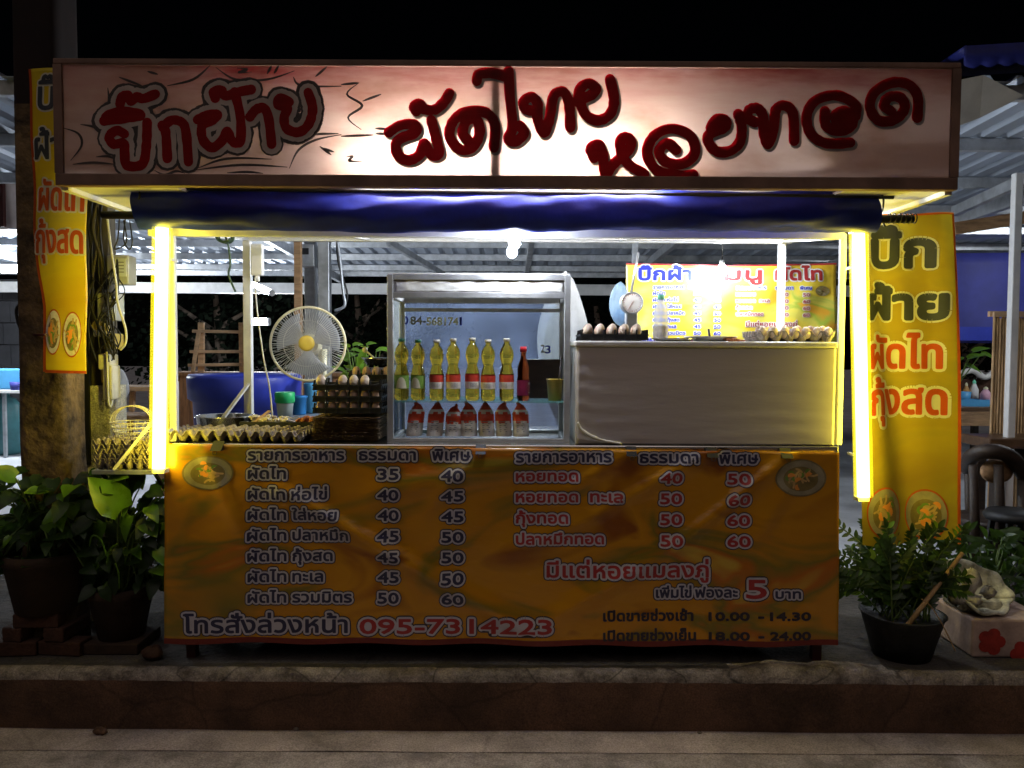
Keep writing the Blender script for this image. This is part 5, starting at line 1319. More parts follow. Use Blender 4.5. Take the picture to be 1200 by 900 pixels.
# ================================================================== LEFT POLE, BANNER, METERS
PX = P(63, 500, 3.66).x
mb = MB()
pr = random.Random(8)
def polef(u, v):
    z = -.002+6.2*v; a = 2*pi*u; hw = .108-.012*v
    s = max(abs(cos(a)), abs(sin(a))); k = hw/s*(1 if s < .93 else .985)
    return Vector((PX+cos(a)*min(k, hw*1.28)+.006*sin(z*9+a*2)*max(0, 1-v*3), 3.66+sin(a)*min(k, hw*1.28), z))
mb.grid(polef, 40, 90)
for i in range(len(mb.f)): mb.m[i] = 1 if i//40 >= 36 else 0  # upper faces take the darker colour where no lamp reaches
single(mb, 'concrete_pole', [M['pole'], M['pole_shade']], 'weathered brown square concrete pole carrying the left yellow banner', 'pole')
LB = 3.50
def edge(py):
    pts = [(78, 31), (140, 35), (200, 37.5), (260, 39), (320, 44), (360, 51), (400, 53), (440, 52)]
    for (a, xa), (b, xb) in zip(pts, pts[1:]):
        if a <= py <= b: return xa+(xb-xa)*(py-a)/(b-a)
    return 31 if py < 78 else 52
def fl(px, py, lift):
    p = P(px, py, LB); u = (px-62)/32
    p.y += .035*u*u*(1 if u > 0 else .55)-.006*sin(py*.05)-lift; return p
lb = thing('yellow_banner', 'narrow yellow banner with red border tied round the left concrete pole', 'banner', P(70, 438, LB))
mb = MB(); mb.grid(lambda u, v: fl(edge(79+358*v)+(96-edge(79+358*v))*u, 79+358*v+3*(u-.5)*v, 0), 24, 90); mb.build('banner_sheet', M['yellow_banner'], lb, solid=.0015)
mb = MB(); mb.grid(lambda u, v: fl(edge(79+358*v)-1.2+3.4*u, 79+358*v-1.5*v, .002), 1, 80); mb.build('red_hem', M['ink_orange'], lb)
mb = MB(); mb.grid(lambda u, v: fl(53+43*u, 433.5+1.5*u+3.2*v, .002), 12, 1); mb.build('red_hem', M['ink_orange'], lb)
mb = MB()
for s, x0, x1, yb, h, ink in (('บิ๊ก', 44, 90, 128, 27, 0), ('ฝ้าย', 41, 92, 186, 24, 0), ('ผัดไท', 45, 93, 246, 26, 1), ('กุ้งสด', 43, 93, 296, 26, 1)):
    letters(mb, s, x0, x1, yb, h, [(3.0, 2, .002), (.9, ink, .004)], fl, False, 8)
mb.build('lettering', [M['ink_olive'], M['ink_orange'], M['ink_pale']], lb)
for cx, cy_ in ((63, 389), (83, 392)):
    mb = MB(); plate(mb, fl, cx, cy_, 9, 27, int(cx)); mb.build('dish_picture', PLATE('ink_orange', False), lb)
mb = MB(); a = P(33, 393, LB+.1); mb.tube([a, P(54, 392, LB-.012)], .006, 6); single(mb, 'red_tie', M['red_steel'], 'red cord tying the left banner to the concrete pole', 'cord')
# meter post: pale concrete stub and dark board above
a, b = P(97, 452, 3.95), P(129, 452, 3.95)
mb = MB(); mb.grid(lambda u, v: Vector(((a.x+b.x)/2+(b.x-a.x)/2*(1.0)*(1 if cos(2*pi*u+.785) > 0 else -1)*min(1, abs(cos(2*pi*u+.785))*1.5), 4.03+.085*(1 if sin(2*pi*u+.785) > 0 else -1)*min(1, abs(sin(2*pi*u+.785))*1.5), -.002+(a.z+.002)*v)), 32, 30)
mb.add([(a.x, 3.95, a.z), (b.x, 3.95, a.z), (b.x, 4.11, a.z), (a.x, 4.11, a.z)], [(0, 1, 2, 3)])
single(mb, 'concrete_post', M['pale_conc'], 'pale rough concrete post below the electric meters', 'post')
mp_ = thing('meter_board', 'dark tall wooden board with electric meters and tangled wires', 'meter board', (a.x+.08, 4.04, a.z))
x0, x1 = P(93, 300, 3.98).x, P(127, 300, 3.98).x
mb = MB(); mb.box(x0, x1, 3.98, 4.06, a.z, P(110, 222, 3.98).z); mb.build('board', M['board'], mp_, bev=.004)
mb = MB(); mb.box(P(90, 300, 3.9).x, P(97, 300, 3.9).x, 3.93, 3.96, P(94, 545, 3.93).z, P(94, 222, 3.9).z); mb.build('batten', M['black'], mp_)
for (px, py, w_, h_, mm) in ((143, 317, 25, 34, 0), (130, 360, 22, 32, 0), (120, 388, 12, 14, 1), (133, 400, 15, 18, 2), (127, 424, 14, 18, 1), (131, 448, 11, 40, 1)):
    c = P(px, py, 3.93); k = S(3.93); mb = MB(); mb.cbox(c, w_*k, .09, h_*k); o = mb.build('meter' if mm == 0 else 'fuse_box', [M['meter'], M['white_dirty'], M['tape']][mm], mp_, bev=.008)
    if mm == 0:
        mb = MB(); mb.cbox(c+Vector((.018, -.048, .01)), w_*k*.5, .008, h_*k*.6); mb.build('meter_face', M['meter_face'], o)
        mb = MB()
        for q in range(4): mb.cbox(c+Vector((.018, -.053, .035-.016*q)), w_*k*.34, .004, .005)
        mb.build('meter_marks', M['grey_print'], o)
mb = MB(); c = P(118, 383, 3.90); mb.cbox(c, .075, .03, .05, rz=.1, ry=.6); mb.build('fuse_box', M['tape'], mp_, bev=.006)
mb = MB(); mb.bar(P(120, 414, 3.93), P(122, 448, 3.93), .022, .01); mb.build('wire_duct', M['tape'], mp_)
mb = MB(); mb.bar(P(133, 452, 3.92), P(129, 475, 3.92), .018, .012); mb.build('wire_duct', M['white_paint'], mp_)
wr = random.Random(17)
for i in range(16):
    s = P(wr.uniform(104, 140), wr.uniform(300, 345), 3.88); e = P(wr.uniform(112, 140), wr.uniform(400, 425), 3.88)
    mid = [s*(1-t_)+e*t_+Vector((wr.uniform(-.06, .06), wr.uniform(-.05, .0), wr.uniform(-.03, .03))) for t_ in (.3, .6)]
    mb = MB(); mb.tube(smooth([s, *mid, e]), wr.choice((.003, .004, .005)), 6); mb.build('wire', M['black_wire'], mp_)
for i in range(12):
    x = wr.uniform(94, 122); s = P(x, 222, 3.93); e = P(x+wr.uniform(-4, 12), wr.uniform(330, 440), 3.93)
    mid = [s*(1-t_)+e*t_+Vector((wr.uniform(-.03, .03), -.02, 0)) for t_ in (.3, .6)]
    mb = MB(); mb.tube(smooth([s, *mid, e]), wr.choice((.004, .006, .009)), 6); mb.build('wire', M['black_wire'] if i % 4 else M['board'], mp_)
cable([P(125, 250, 3.84), P(130, 290, 3.84), P(136, 330, 3.84), P(138, 355, 3.84), P(147, 385, 3.84), P(147, 402, 3.84), P(141, 410, 3.84)], .006, M['white_wire'], 'thick pale cable running down in front of the electric meters')
cable([P(125, 412, 3.86), P(126, 440, 3.86), P(127, 470, 3.86), P(130, 478, 3.86)], .005, M['white_wire'], 'short pale cable hanging beneath the meters over the pale post')
for i, (px, lab) in enumerate(((140, 'thin black wire loop hanging under the curtain pole at the left'), (147, 'second black wire loop beneath the curtain pole, nearer the yellow tube'))):
    cable([P(px, 256, 3.5), P(px-2, 280, 3.5), P(px-6+i*10, 292, 3.5), P(px+8, 284, 3.5), P(px+5, 258, 3.5)], .003, M['black_wire'], lab)
# dark cables left of pole
for i, lab in enumerate(('outer black cable loop hanging on the left of the concrete pole', 'inner black cable loop hanging close to the concrete pole')):
    cable([P(34, 335+i*4, 3.6), P(24+i*3, 355, 3.58), P(19+i*5, 365, 3.58), P(24+i*3, 385, 3.58), P(34, 398, 3.6)], .007, M['black_wire'], lab)

# ================================================================== FAR LEFT
a, b = P(-30, 457, 9.8), P(33, 457, 9.8)
t = thing('market_table', 'white topped steel market table far behind the left pole', 'table', ((a.x+b.x)/2, 10.0, 0))
mb = MB(); mb.box(a.x, b.x, 9.8, 10.35, a.z-.04, a.z); mb.build('table_top', M['white_paint'], t, bev=.006)
for x in (a.x+.05, b.x-.05, P(3, 500, 9.8).x):
    mb = MB(); mb.box(x-.018, x+.018, 9.83, 9.866, 0, a.z-.04); mb.build('leg', M['steel'], t)
mb = MB(); c = P(11, 456, 10); mb.cbox((c.x, 10.05, a.z+.132), .44, .3, .262); single(mb, 'storage_box', M['sky_tub'], 'light blue storage box on the far left white table', 'box', bev=.02)
mb = MB(); c = P(19, 456, 9.85); mb.lathe([(.001, 0), (.07, 0), (.085, .10), (.07, .1), (.001, .09)], (c.x, 9.87, a.z+.001), 18); single(mb, 'plastic_bowl', M['dark_blue'], 'dark plastic bowl before the light blue box on the table', 'bowl')
c = P(4, 533, 10.1); mb = MB(); mb.lathe([(.001, 0), (.16, 0), (.18, .04), (.18, .62), (.12, .72), (.05, .75), (.05, .82), (.001, .82)], (c.x-.02, 10.2, 0), 24); single(mb, 'gas_cylinder', mat('teal_paint', (.05, .18, .20), .4), 'teal gas cylinder standing under the far left white table', 'gas cylinder')
mb = MB(); a, b = P(-40, 178, 6.6), P(31, 178, 6.6); zb = P(0, 268, 6.6).z
mb.grid(lambda u, v: Vector((a.x+(b.x-a.x)*u, 6.6+.03*sin(u*14+v*2), zb+(a.z-zb)*v)), 30, 12); single(mb, 'hanging_sheet', M['pink_tarp'], 'pinkish grey hanging sheet at the far left under the roof', 'sheet', solid=.004)
mb = MB(); a = P(2, 178, 6.52); mb.box(a.x-.02, a.x+.012, 6.5, 6.54, zb, a.z); single(mb, 'red_post', M['red_steel'], 'thin red post at the edge of the far left hanging sheet', 'post')
# stacked wooden stools behind the left tube
def stool(px, py0, py1, Y, w, label):
    T0 = P(px, py0, Y); zb = P(px, py1, Y).z; t = thing('wooden_stool', label, 'stool', (T0.x, Y, zb), 'stacked wooden stools')
    mb = MB(); mb.box(T0.x-w/2, T0.x+w/2, Y-w/2, Y+w/2, T0.z-.035, T0.z); mb.build('seat', M['pale_wood'], t, bev=.006)
    for sx in (-1, 1):
        for sy in (-1, 1):
            mb = MB(); mb.bar((T0.x+sx*w*.4, Y+sy*w*.4, T0.z-.035), (T0.x+sx*w*.46, Y+sy*w*.46, zb), .035, .035); mb.build('leg', M['pale_wood'], t)
stool(166, 452, 484, 6.2, .34, 'upper pale wooden stool stacked behind the left light tube')
stool(164, 485, 525, 6.2, .36, 'lower pale wooden stool supporting another behind the left light tube')
t = thing('low_table', 'low pale wooden table beneath the stacked stools', 'table', (P(164, 525, 6.2).x, 6.2, 0))
z = P(164, 525, 6.2).z; x = P(164, 525, 6.2).x
mb = MB(); mb.box(x-.3, x+.3, 5.95, 6.45, z-.03, z-.001); mb.build('table_top', M['pale_wood'], t, bev=.005)
for sx in (-.27, .27):
    for sy in (5.98, 6.42):
        mb = MB(); mb.box(x+sx-.02, x+sx+.02, sy-.02, sy+.02, 0, z-.03); mb.build('leg', M['pale_wood'], t)
bag(141, 432, 470, 22, 5.4, 'plastic_bag', 'crumpled pale patterned bag behind the electric meter post', M['bag_white'], 8)
bag(135, 490, 560, 30, 5.2, 'plastic_bag', 'white plastic bag low behind the pale concrete post', M['bag_white'], 9)

# ================================================================== RIGHT SIDE
a, b = P(1108, 296, 9.2), P(1186, 296, 9.2); zb = P(1140, 402, 9.2).z
mb = MB(); mb.grid(lambda u, v: Vector((a.x+(b.x+.5-a.x)*u, 9.2+.03*sin(u*8), zb+(a.z-zb)*v)), 30, 8); single(mb, 'blue_sheet', M['dark_blue'], 'plain dark blue sheet hanging at the back right of the market', 'sheet', solid=.004)
mb = MB(); z0, z1_ = P(1140, 399, 9.1).z, P(1140, 383, 9.1).z; mb.box(a.x-.05, b.x+.3, 9.08, 9.12, z0, z1_); single(mb, 'blue_board', M['blue_tub'], 'bright blue horizontal board along the foot of the blue sheet', 'board')
# pale sheet and blue awning over the right end
mb = MB(); q = [P(1122, 94, 4.2), P(1152, 88, 4.2), P(1200, 112, 4.2), P(1148, 138, 4.25), P(1122, 148, 4.25)]
mb.add(q, [(0, 1, 4), (1, 2, 3), (1, 3, 4)]); single(mb, 'plastic_sheet', M['sheet'], 'pale torn plastic sheet under the roof edge right of the sign', 'sheet', solid=.003)
mb = MB(); p0 = P(1124, 80, 4.26); p1 = P(1290, 68, 4.26)
mb.grid(lambda u, v: Vector((p0.x+(p1.x-p0.x)*u, 4.22+.5*v, p0.z+.10+(.05*u)-.12*v*0-.035*abs(sin(u*26))*(1-v)-.09*(1-v)*.0)), 60, 4)
mb.grid(lambda u, v: Vector((p0.x+(p1.x-p0.x)*u, 4.215, p0.z+.05*u+.10*v-.018*abs(sin(u*26))*(1-v))), 60, 2)
single(mb, 'blue_awning', mat('awning_blue', (.012, .018, .16), .6, var=.3, vs=5), 'blue scalloped awning sheet on the roof edge at the far right', 'awning', solid=.003)
# bamboo screen
a = P(1164, 366, 5.75); b = P(1320, 366, 5.75); zb = 0
sc_ = thing('bamboo_screen', 'upright brown bamboo slat screen behind the right table', 'screen', ((a.x+b.x)/2, 5.75, 0))
mb = MB(); n = 44
for i in range(n):
    x = a.x+(b.x-a.x)*(i+.5)/n; r = (b.x-a.x)/n*.5
    mb.tube([(x, 5.75+.003*(i % 3), .02), (x, 5.75+.003*(i % 2), a.z-.02-.006*((i*7) % 5))], r*.97, 8)
mb.build('slats', M['bamboo'], sc_)
for z in (a.z-.03, .7, .1):
    mb = MB(); mb.box(a.x-.01, b.x, 5.76+r, 5.79+r, z, z+.04); mb.build('batten', M['pale_wood'], sc_)
mb = MB(); mb.box(a.x-.01, b.x, 5.72, 5.75-r, a.z-.035, a.z+.0); mb.build('batten', M['pale_wood'], sc_)
# near right table
c = P(1160, 514, 5.35); zt_ = c.z; 
t = thing('wooden_table', 'dark brown wooden table with thick top at the right edge', 'table', (c.x+.7, 5.65, 0))
xb_ = P(1118, 503, 6).x
mb = MB(); x0 = c.x; yb_ = 5.70
mb.add([(x0, 5.35, zt_), (x0+1.5, 5.35, zt_), (x0+1.5, yb_, zt_), (x0-.0, yb_, zt_), (x0, 5.35, zt_-.07), (x0+1.5, 5.35, zt_-.07), (x0+1.5, yb_, zt_-.07), (x0, yb_, zt_-.07)],
       [(0, 1, 2, 3), (7, 6, 5, 4), (0, 4, 5, 1), (1, 5, 6, 2), (2, 6, 7, 3), (3, 7, 4, 0)]); mb.build('table_top', M['table_wood'], t, bev=.01)
for x in (x0+.10, x0+1.3):
    for y in (5.42, yb_-.07):
        mb = MB(); mb.box(x-.035, x+.035, y-.035, y+.035, 0, zt_-.07); mb.build('leg', M['dark_wood'], t, bev=.008)
mb = MB(); mb.box(x0+.14, x0+1.26, 5.44, 5.47, zt_-.16, zt_-.071); mb.build('apron', M['dark_wood'], t)
# rustic chair before the table
c = P(1165, 560, 4.75)
t = thing('rustic_chair', 'dark rustic wooden chair with curved log back before the right table', 'chair', (c.x, 4.75, 0))
for (pa, pb, w_) in (((1142, 690, 4.6), (1140, 545, 4.6), .055), ((1170, 700, 4.6), (1170, 545, 4.6), .06), ((1196, 690, 4.65), (1198, 560, 4.65), .06), ((1135, 660, 5.05), (1134, 540, 5.05), .05)):
    A = P(*pa); B = P(*pb); A.z = 0; mb = MB(); mb.tube([A, (A+B)/2+Vector((.008, 0, 0)), B], [w_*.55, w_*.5, w_*.45], 10); mb.build('leg', M['dark_wood'], t)
mb = MB(); mb.tube(smooth([P(1132, 548, 4.9), P(1140, 534, 4.7), P(1160, 529, 4.6), P(1182, 534, 4.6), P(1200, 556, 4.65), P(1206, 580, 4.8)]), .045, 10); mb.build('back_rail', M['dark_wood'], t)
mb = MB(); q = P(1168, 552, 4.66); mb.ball(q, .10, .04, .075, 14, 9); mb.build('back_panel', M['wood'], t)
mb = MB(); A = P(1165, 612, 4.8); mb.lathe([(.001, -.025), (.21, -.03), (.24, 0), (.22, .025), (.001, .03)], (A.x+.03, 4.85, A.z), 26); mb.build('seat', M['dark_wood'], t)
c = P(1196, 606, 4.35); t = thing('round_stool', 'black round plastic stool at the right edge beside the chair', 'stool', (c.x, 4.4, 0))
mb = MB(); mb.lathe([(.001, -.02), (.15, -.025), (.16, 0), (.14, .025), (.001, .03)], (c.x, 4.4, c.z), 26); mb.build('seat', M['black'], t)
for k in range(4):
    a = pi/4+k*pi/2; mb = MB(); mb.bar((c.x+.11*cos(a), 4.4+.11*sin(a), c.z-.02), (c.x+.15*cos(a), 4.4+.15*sin(a), 0), .03, .02); mb.build('leg', M['black'], t)
# far table with condiments
a, b = P(1080, 476, 8.2), P(1166, 476, 8.2)
t = thing('wooden_table', 'brown wooden dining table farther back carrying a condiment caddy', 'table', ((a.x+b.x)/2, 8.45, 0))
mb = MB(); mb.box(a.x-.2, b.x+.2, 8.15, 8.8, a.z-.05, a.z); mb.build('table_top', M['table_wood'], t, bev=.008)
for x in (a.x-.1, b.x+.1):
    for y in (8.22, 8.72):
        mb = MB(); mb.box(x-.03, x+.03, y-.03, y+.03, 0, a.z-.05); mb.build('leg', M['dark_wood'], t)
mb = MB(); mb.box(a.x+.1, b.x+.1, 8.155, 8.18, a.z-.20, a.z-.051); mb.build('apron', M['wood'], t)
FT = a.z+.001; k = S(8.2)
c = P(1137, 470, 8.25); t = thing('condiment_caddy', 'light blue plastic condiment caddy on the farther dining table', 'caddy', (c.x, 8.25, FT))
mb = MB(); mb.box(c.x-.13, c.x+.16, 8.2, 8.36, FT, FT+.012)
for (x0, x1, y0, y1) in ((c.x-.13, c.x+.16, 8.19, 8.2), (c.x-.13, c.x+.16, 8.36, 8.37), (c.x-.14, c.x-.13, 8.19, 8.37), (c.x+.16, c.x+.17, 8.19, 8.37)): mb.box(x0, x1, y0, y1, FT, FT+.07)
mb.build('caddy_tray', M['sky_tub'], t)
mb = MB(); mb.lathe([(.001, .012), (.05, .012), (.068, .15), (.06, .15), (.001, .13)], (c.x-.055, 8.27, FT), 20); mb.build('cup', M['sky_tub'], t)
for (px, h_, r_, m_, lab, nm) in ((1145, .19, .055, 'pink_item', 'pink plastic jar in the blue caddy on the farther table', 'plastic_jar'), (1132, .24, .035, 'orange_item', 'amber sauce bottle behind the blue caddy cup', 'sauce_bottle'), (1141, .27, .045, 'white_paint', 'white sauce bottle with green tip behind the pink jar', 'sauce_bottle')):
    p = P(px, 470, 8.45); yy = 8.30 if nm == 'plastic_jar' else 8.45; zz = FT+.013 if nm == 'plastic_jar' else FT
    q = thing(nm, lab, 'jar' if nm == 'plastic_jar' else 'bottle', (p.x, yy, zz))
    mb = MB(); mb.lathe([(.001, 0), (r_, 0), (r_, h_*.6), (r_*.5, h_*.8), (r_*.35, h_*.85), (.001, h_*.85)], (p.x, yy, zz), 18); mb.build('bottle_body', M[m_], q)
    mb = MB(); mb.lathe([(r_*.4, h_*.851), (r_*.4, h_*.93), (r_*.12, h_), (.001, h_)], (p.x, yy, zz), 14); mb.build('cap', M['cap_mint'] if m_ == 'white_paint' else M['cream_plastic'], q)
# vase with leaves
c = P(1121, 470, 8.5); c.z = FT; t = thing('vase_plant', 'green leaves in a small glass vase on the farther table', 'plant', c)
mb = MB(); mb.lathe([(.001, .002), (.05, 0), (.055, .12), (.03, .2), (.035, .22)], c, 18); mb.build('vase', M['glassy'], t)
mb = MB(); ms = MB()
for i, (px, py) in enumerate(((1118, 420), (1126, 418), (1140, 412), (1150, 414), (1134, 420), (1114, 414), (1122, 424), (1132, 428))):
    e = P(px, py, 8.5+.05*sin(i)); ms.tube(smooth([c+Vector((0, 0, .2)), (c+e)/2+Vector((0, 0, .1)), e]), .006, 5)
    leaf_blade(mb, e, Vector((1 if px > 1128 else -1, -.5, -.35 if i % 2 else .5)), Vector((0, -.5, 1)), .17, .055, heart=True)
mb.build('foliage', M['leaf_lit'], t); ms.build('stems', M['stem'], t)
# far bench with a curved white pipe
mb = MB(); a = P(1112, 444, 9.0); b = P(1166, 444, 9.0); z0 = P(1140, 470, 9).z; mb.box(a.x, b.x+.2, 8.98, 9.03, z0-.2, a.z); mb.box(a.x+.1, a.x+.16, 8.99, 9.02, 0, z0-.2); mb.box(b.x, b.x+.06, 8.99, 9.02, 0, z0-.2)
single(mb, 'bench_back', M['brick'], 'reddish brown bench back behind the condiment table', 'bench', bev=.006)
cable([P(1112, 446, 8.9), P(1130, 436, 8.9), P(1142, 435, 8.9), P(1154, 442, 8.9), P(1168, 434, 8.9)], .035, M['white_dirty'], 'thick pale curved pipe lying along the far bench back', 'curved_pipe')
bpy.data.objects['curved_pipe']['category'] = 'pipe'

# ================================================================== PLANTS AT THE KERB
def pot_profile(c, r0, r1, h): return [(.001, .001), (r0, 0), (r1*.93, h*.82), (r1, h*.84), (r1, h), (r1*.9, h), (r1*.88, h*.88), (.001, h*.86)]
def pothos(cpx, Y, pr0, pr1, ph, zbase, potm, region, nleaf, label, seed, lit=()):
    x = P(cpx, 700, Y).x; c = Vector((x, Y, zbase)); t = thing('potted_plant', label, 'plant', c)
    mb = MB(); mb.lathe([(r, z) for r, z in pot_profile(c, pr0, pr1, ph)], c, 30); mb.build('pot', potm, t)
    r = random.Random(seed); mb = MB(); ms = MB(); top = c+Vector((0, 0, ph*.9))
    x0, x1, y0, y1 = region
    for i in range(nleaf):
        e = P(r.uniform(x0, x1), y0+(y1-y0)*r.random()**.85, Y+r.uniform(-.16, .22))
        if e.z < .05: continue
        mid = (top+e)/2+Vector((r.uniform(-.03, .03), r.uniform(-.03, .03), .10))
        if i % 2 == 0: ms.tube(smooth([top+Vector((r.uniform(-.05, .05), r.uniform(-.05, .05), 0)), mid, e], 4), .0035, 5)
        out = Vector((e.x-top.x, -.28+r.uniform(-.25, .25), -.16+r.uniform(-.3, .25)))
        if out.length < .05: out = Vector((r.uniform(-1, 1), -1, -.3))
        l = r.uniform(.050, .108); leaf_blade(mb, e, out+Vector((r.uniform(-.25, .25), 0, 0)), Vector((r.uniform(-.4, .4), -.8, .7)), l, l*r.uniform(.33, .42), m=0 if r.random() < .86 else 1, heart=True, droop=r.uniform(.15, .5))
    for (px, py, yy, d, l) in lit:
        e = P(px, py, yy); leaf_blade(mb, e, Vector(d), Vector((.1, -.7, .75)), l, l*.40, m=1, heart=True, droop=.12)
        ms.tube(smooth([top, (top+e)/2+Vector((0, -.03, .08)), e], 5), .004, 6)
    mb.build('foliage', [M['leaf'], M['leaf_lit']], t); ms.build('stems', M['stem'], t); return t
zb1 = .19
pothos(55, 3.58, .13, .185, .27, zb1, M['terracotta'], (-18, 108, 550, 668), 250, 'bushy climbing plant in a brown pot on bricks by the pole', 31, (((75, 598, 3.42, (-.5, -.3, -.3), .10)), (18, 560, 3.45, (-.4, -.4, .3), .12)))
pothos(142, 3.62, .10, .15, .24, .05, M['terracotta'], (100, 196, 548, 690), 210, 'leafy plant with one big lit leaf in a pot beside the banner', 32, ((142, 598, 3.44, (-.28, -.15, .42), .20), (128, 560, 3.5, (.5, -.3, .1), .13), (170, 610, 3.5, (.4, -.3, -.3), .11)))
def grass_blades(t, pts):
    mb = MB()
    for l in pts: mb.tube(smooth([P(*p) for p in l]), [.004]*0 or .0032, 5)
    mb.build('blades', M['leaf_lit'], t)
grass_blades(bpy.data.objects['potted_plant.001'], [[(105, 640, 3.45), (108, 628, 3.42), (118, 632, 3.42), (125, 652, 3.42)], [(125, 662, 3.42), (128, 645, 3.4), (138, 637, 3.4)], [(135, 660, 3.4), (139, 672, 3.4), (140, 690, 3.4)]])
# bricks
def brick(x, y, z, rz, label):
    mb = MB(); mb.cbox((x, y, z+.032), .20, .095, .063, rz=rz); single(mb, 'brick', M['brick'], label, 'brick', 'bricks under the plant pots', bev=.006)
x = P(55, 700, 3.58).x
for i, (dx, dy, z, rz, lab) in enumerate(((-.10, -.06, 0, .1, 'front lower brick below the brown pot at the far left'), (.11, -.05, 0, -.1, 'lower brick on the right side below the brown pot'), (0, .08, 0, 0, 'lower brick at the back below the brown pot'), (-.09, 0, .0635, 1.4, 'middle layer brick on the left under the brown pot'), (.09, 0, .0635, 1.5, 'middle layer brick on the right under the brown pot'), (0, -.05, .127, .05, 'topmost front brick directly under the brown pot'), (0, .06, .127, -.03, 'topmost rear brick directly under the brown pot'))):
    brick(x+dx, 3.58+dy, z, rz, lab)
mb = MB(); x2 = P(142, 700, 3.62).x; mb.cbox((x2, 3.62, .024), .26, .24, .049); single(mb, 'paving_slab', M['terracotta'], 'low square slab under the pot of the big leaf plant', 'slab', bev=.005)
mb = MB(); c = P(178, 765, 3.45); mb.ball((c.x, 3.45, .03), .045, .04, .03, 9, 6)
for v in mb.v: v += Vector((R.uniform(-1, 1), R.uniform(-1, 1), R.uniform(-1, 1)))*.006
single(mb, 'broken_brick', M['brick'], 'broken brick lump on the kerb beside the cart corner', 'brick')
# right pot with feathery plant
c = P(1060, 805, 3.52); c.z = 0; c.y = 3.56
t = thing('potted_plant', 'bushy small leaved plant in a round black plastic pot', 'plant', c)
h = P(1060, 722, 3.5).z; mb = MB(); mb.lathe([(.001, .001), (.125, 0), (.178, h*.97), (.186, h), (.172, h), (.165, h*.9), (.001, h*.88)], c, 36); mb.build('pot', M['blackpot'], t)
r = random.Random(77); mb = MB(); ms = MB(); top = c+Vector((0, 0, h*.9))
for i in range(46):
    e = P(r.uniform(976, 1140), r.uniform(612, 700), 3.56+r.uniform(-.25, .22)); b0 = top+Vector((r.uniform(-.1, .1), r.uniform(-.09, .09), 0))
    if e.y < KY+.02: e.y = KY+.02+r.uniform(0, .1)
    pts = smooth([b0, b0*.5+e*.5+Vector((0, 0, .06)), e], 7); ms.tube(pts, .0035, 5)
    n = len(pts)
    for j in range(3, n):
        d = (pts[j]-pts[j-1]).normalized(); sd_ = d.cross(Vector((0, -1, .25))).normalized()
        for s in (-1, 1):
            l = r.uniform(.036, .058)*(1.1-.3*j/n); leaf_blade(mb, pts[j], d*.7+sd_*s+Vector((0, -.2, r.uniform(-.15, .25))), Vector((0, -.8, .6)), l, l*.24, m=0 if r.random() < .93 else 1, droop=.2)
    leaf_blade(mb, pts[-1], pts[-1]-pts[-3], Vector((0, -.8, .6)), .05, .012)
mb.build('foliage', [M['leaf_zz'], M['leaf_lit']], t); ms.build('stems', M['stem'], t)
mb = MB(); mb.tube([P(1062, 735, 3.42), P(1128, 648, 3.50)], [.011, .009], 10); single(mb, 'bamboo_stick', M['bamboo_stick'], 'slanting brown bamboo stick in the black pot', 'stick')
cable([P(1080, 702, 3.38), P(1092, 712, 3.38), P(1106, 735, 3.38), P(1119, 762, 3.38)], .0025, M['bamboo_stick'], 'thin dry stalk drooping over the black pot', 'dry_stalk')
bpy.data.objects['dry_stalk']['category'] = 'stalk'
# painted planter and shell
a = P(1140, 726, 3.52); b = P(1235, 726, 3.52)
t = thing('flower_planter', 'pale planter box painted with red flowers at the right kerb', 'planter', ((a.x+b.x)/2, 3.68, 0))
mb = MB(); mb.box(a.x, b.x, 3.52, 3.84, 0, a.z); mb.build('box_body', M['planter'], t, bev=.01)
mb = MB(); fpl = lambda x, y, l: P(x, y, 3.52-l)
for (cx, cy_, s) in ((1162, 752, 15), (1199, 766, 14)):
    polys = []
    for k_ in range(5):
        an = 2*pi*k_/5+.4+cx; polys.append(ell(cx+s*.6*cos(an), cy_+s*.6*sin(an), s*.52, s*.48, 12))
    polys.append(disc((cx, cy_), s*.5, 12)); flat(mb, polys, fpl, .003, 0)
flat(mb, [[(1143+i*6, 797), (1143+i*6, 786+3*sin(i*2.1)), (1149+i*6, 784+3*sin(i*1.3)), (1149+i*6, 797)] for i in range(12)], fpl, .003, 1)
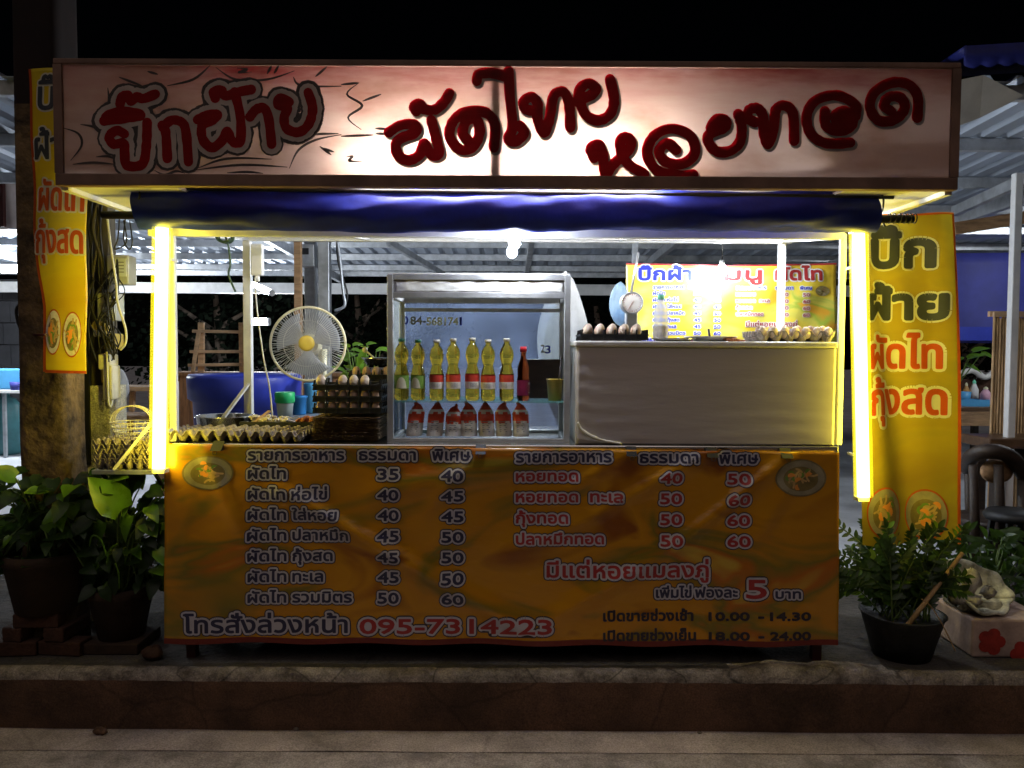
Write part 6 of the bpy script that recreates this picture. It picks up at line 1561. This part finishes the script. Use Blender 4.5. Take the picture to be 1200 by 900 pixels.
mb.build('painted_flowers', [M['planter_red'], M['planter_green']], t)
c = P(1150, 688, 3.62); sh = thing('shell_dish', 'large pale shell like dish holding rough stones above the painted planter', 'shell', (c.x, 3.64, a.z))
mb = MB(); k = S(3.62); sr = random.Random(12)
Ms = Matrix.Rotation(.35, 3, 'Y') @ Matrix.Rotation(.75, 3, 'X')
def shf(u, v):
    an = 2*pi*u; q = v*44*k*(1+.07*sin(3*an)+.05*sin(7*an+1)); z = -.08*(1-v*v)+.006*sin(9*an)*v
    return c+Vector((0, .02, 0))+Ms @ Vector((q*cos(an), q*.8*sin(an), z))
mb.grid(shf, 48, 10); mb.build('dish', M['shell'], sh, solid=.012)
mb = MB(); zz = c.z-.06; mb.box(c.x-.10, c.x+.10, 3.60, 3.78, a.z, max(zz, a.z+.01)); mb.build('foot', M['rock'], sh, bev=.02)
for (px, py, rx, rz_) in ((1138, 682, .045, .06), (1120, 700, .04, .035), (1158, 694, .035, .028), (1143, 703, .03, .02)):
    q = P(px, py, 3.55); m_ = MB(); m_.ball(q, rx, .03, rz_, 10, 7)
    for v in m_.v: v += Vector((sr.uniform(-1, 1), sr.uniform(-1, 1), sr.uniform(-1, 1)))*.009
    m_.build('stone_lump', M['rock'], sh)
t = thing('low_shrub', 'low dark shrub growing behind the shell dish at the right', 'plant', (P(1165, 700, 3.9).x, 3.95, 0))
mb = MB(); ms = MB(); b0 = Vector((P(1165, 700, 3.9).x, 3.95, 0))
for i in range(70):
    e = P(r.uniform(1095, 1215), r.uniform(625, 720), 3.95+r.uniform(-.1, .25)); ms.tube([b0, (b0+e)/2+Vector((0, 0, .05)), e], .003, 5)
    for q in range(5):
        l = r.uniform(.06, .10); leaf_blade(mb, e+Vector((r.uniform(-.04, .04), r.uniform(-.04, .04), r.uniform(-.03, .03))), Vector((r.uniform(-1, 1), -.4, r.uniform(-.4, .7))), Vector((0, -.8, .6)), l, l*.22)
mb.build('foliage', M['leaf_zz'], t); ms.build('stems', M['stem'], t)
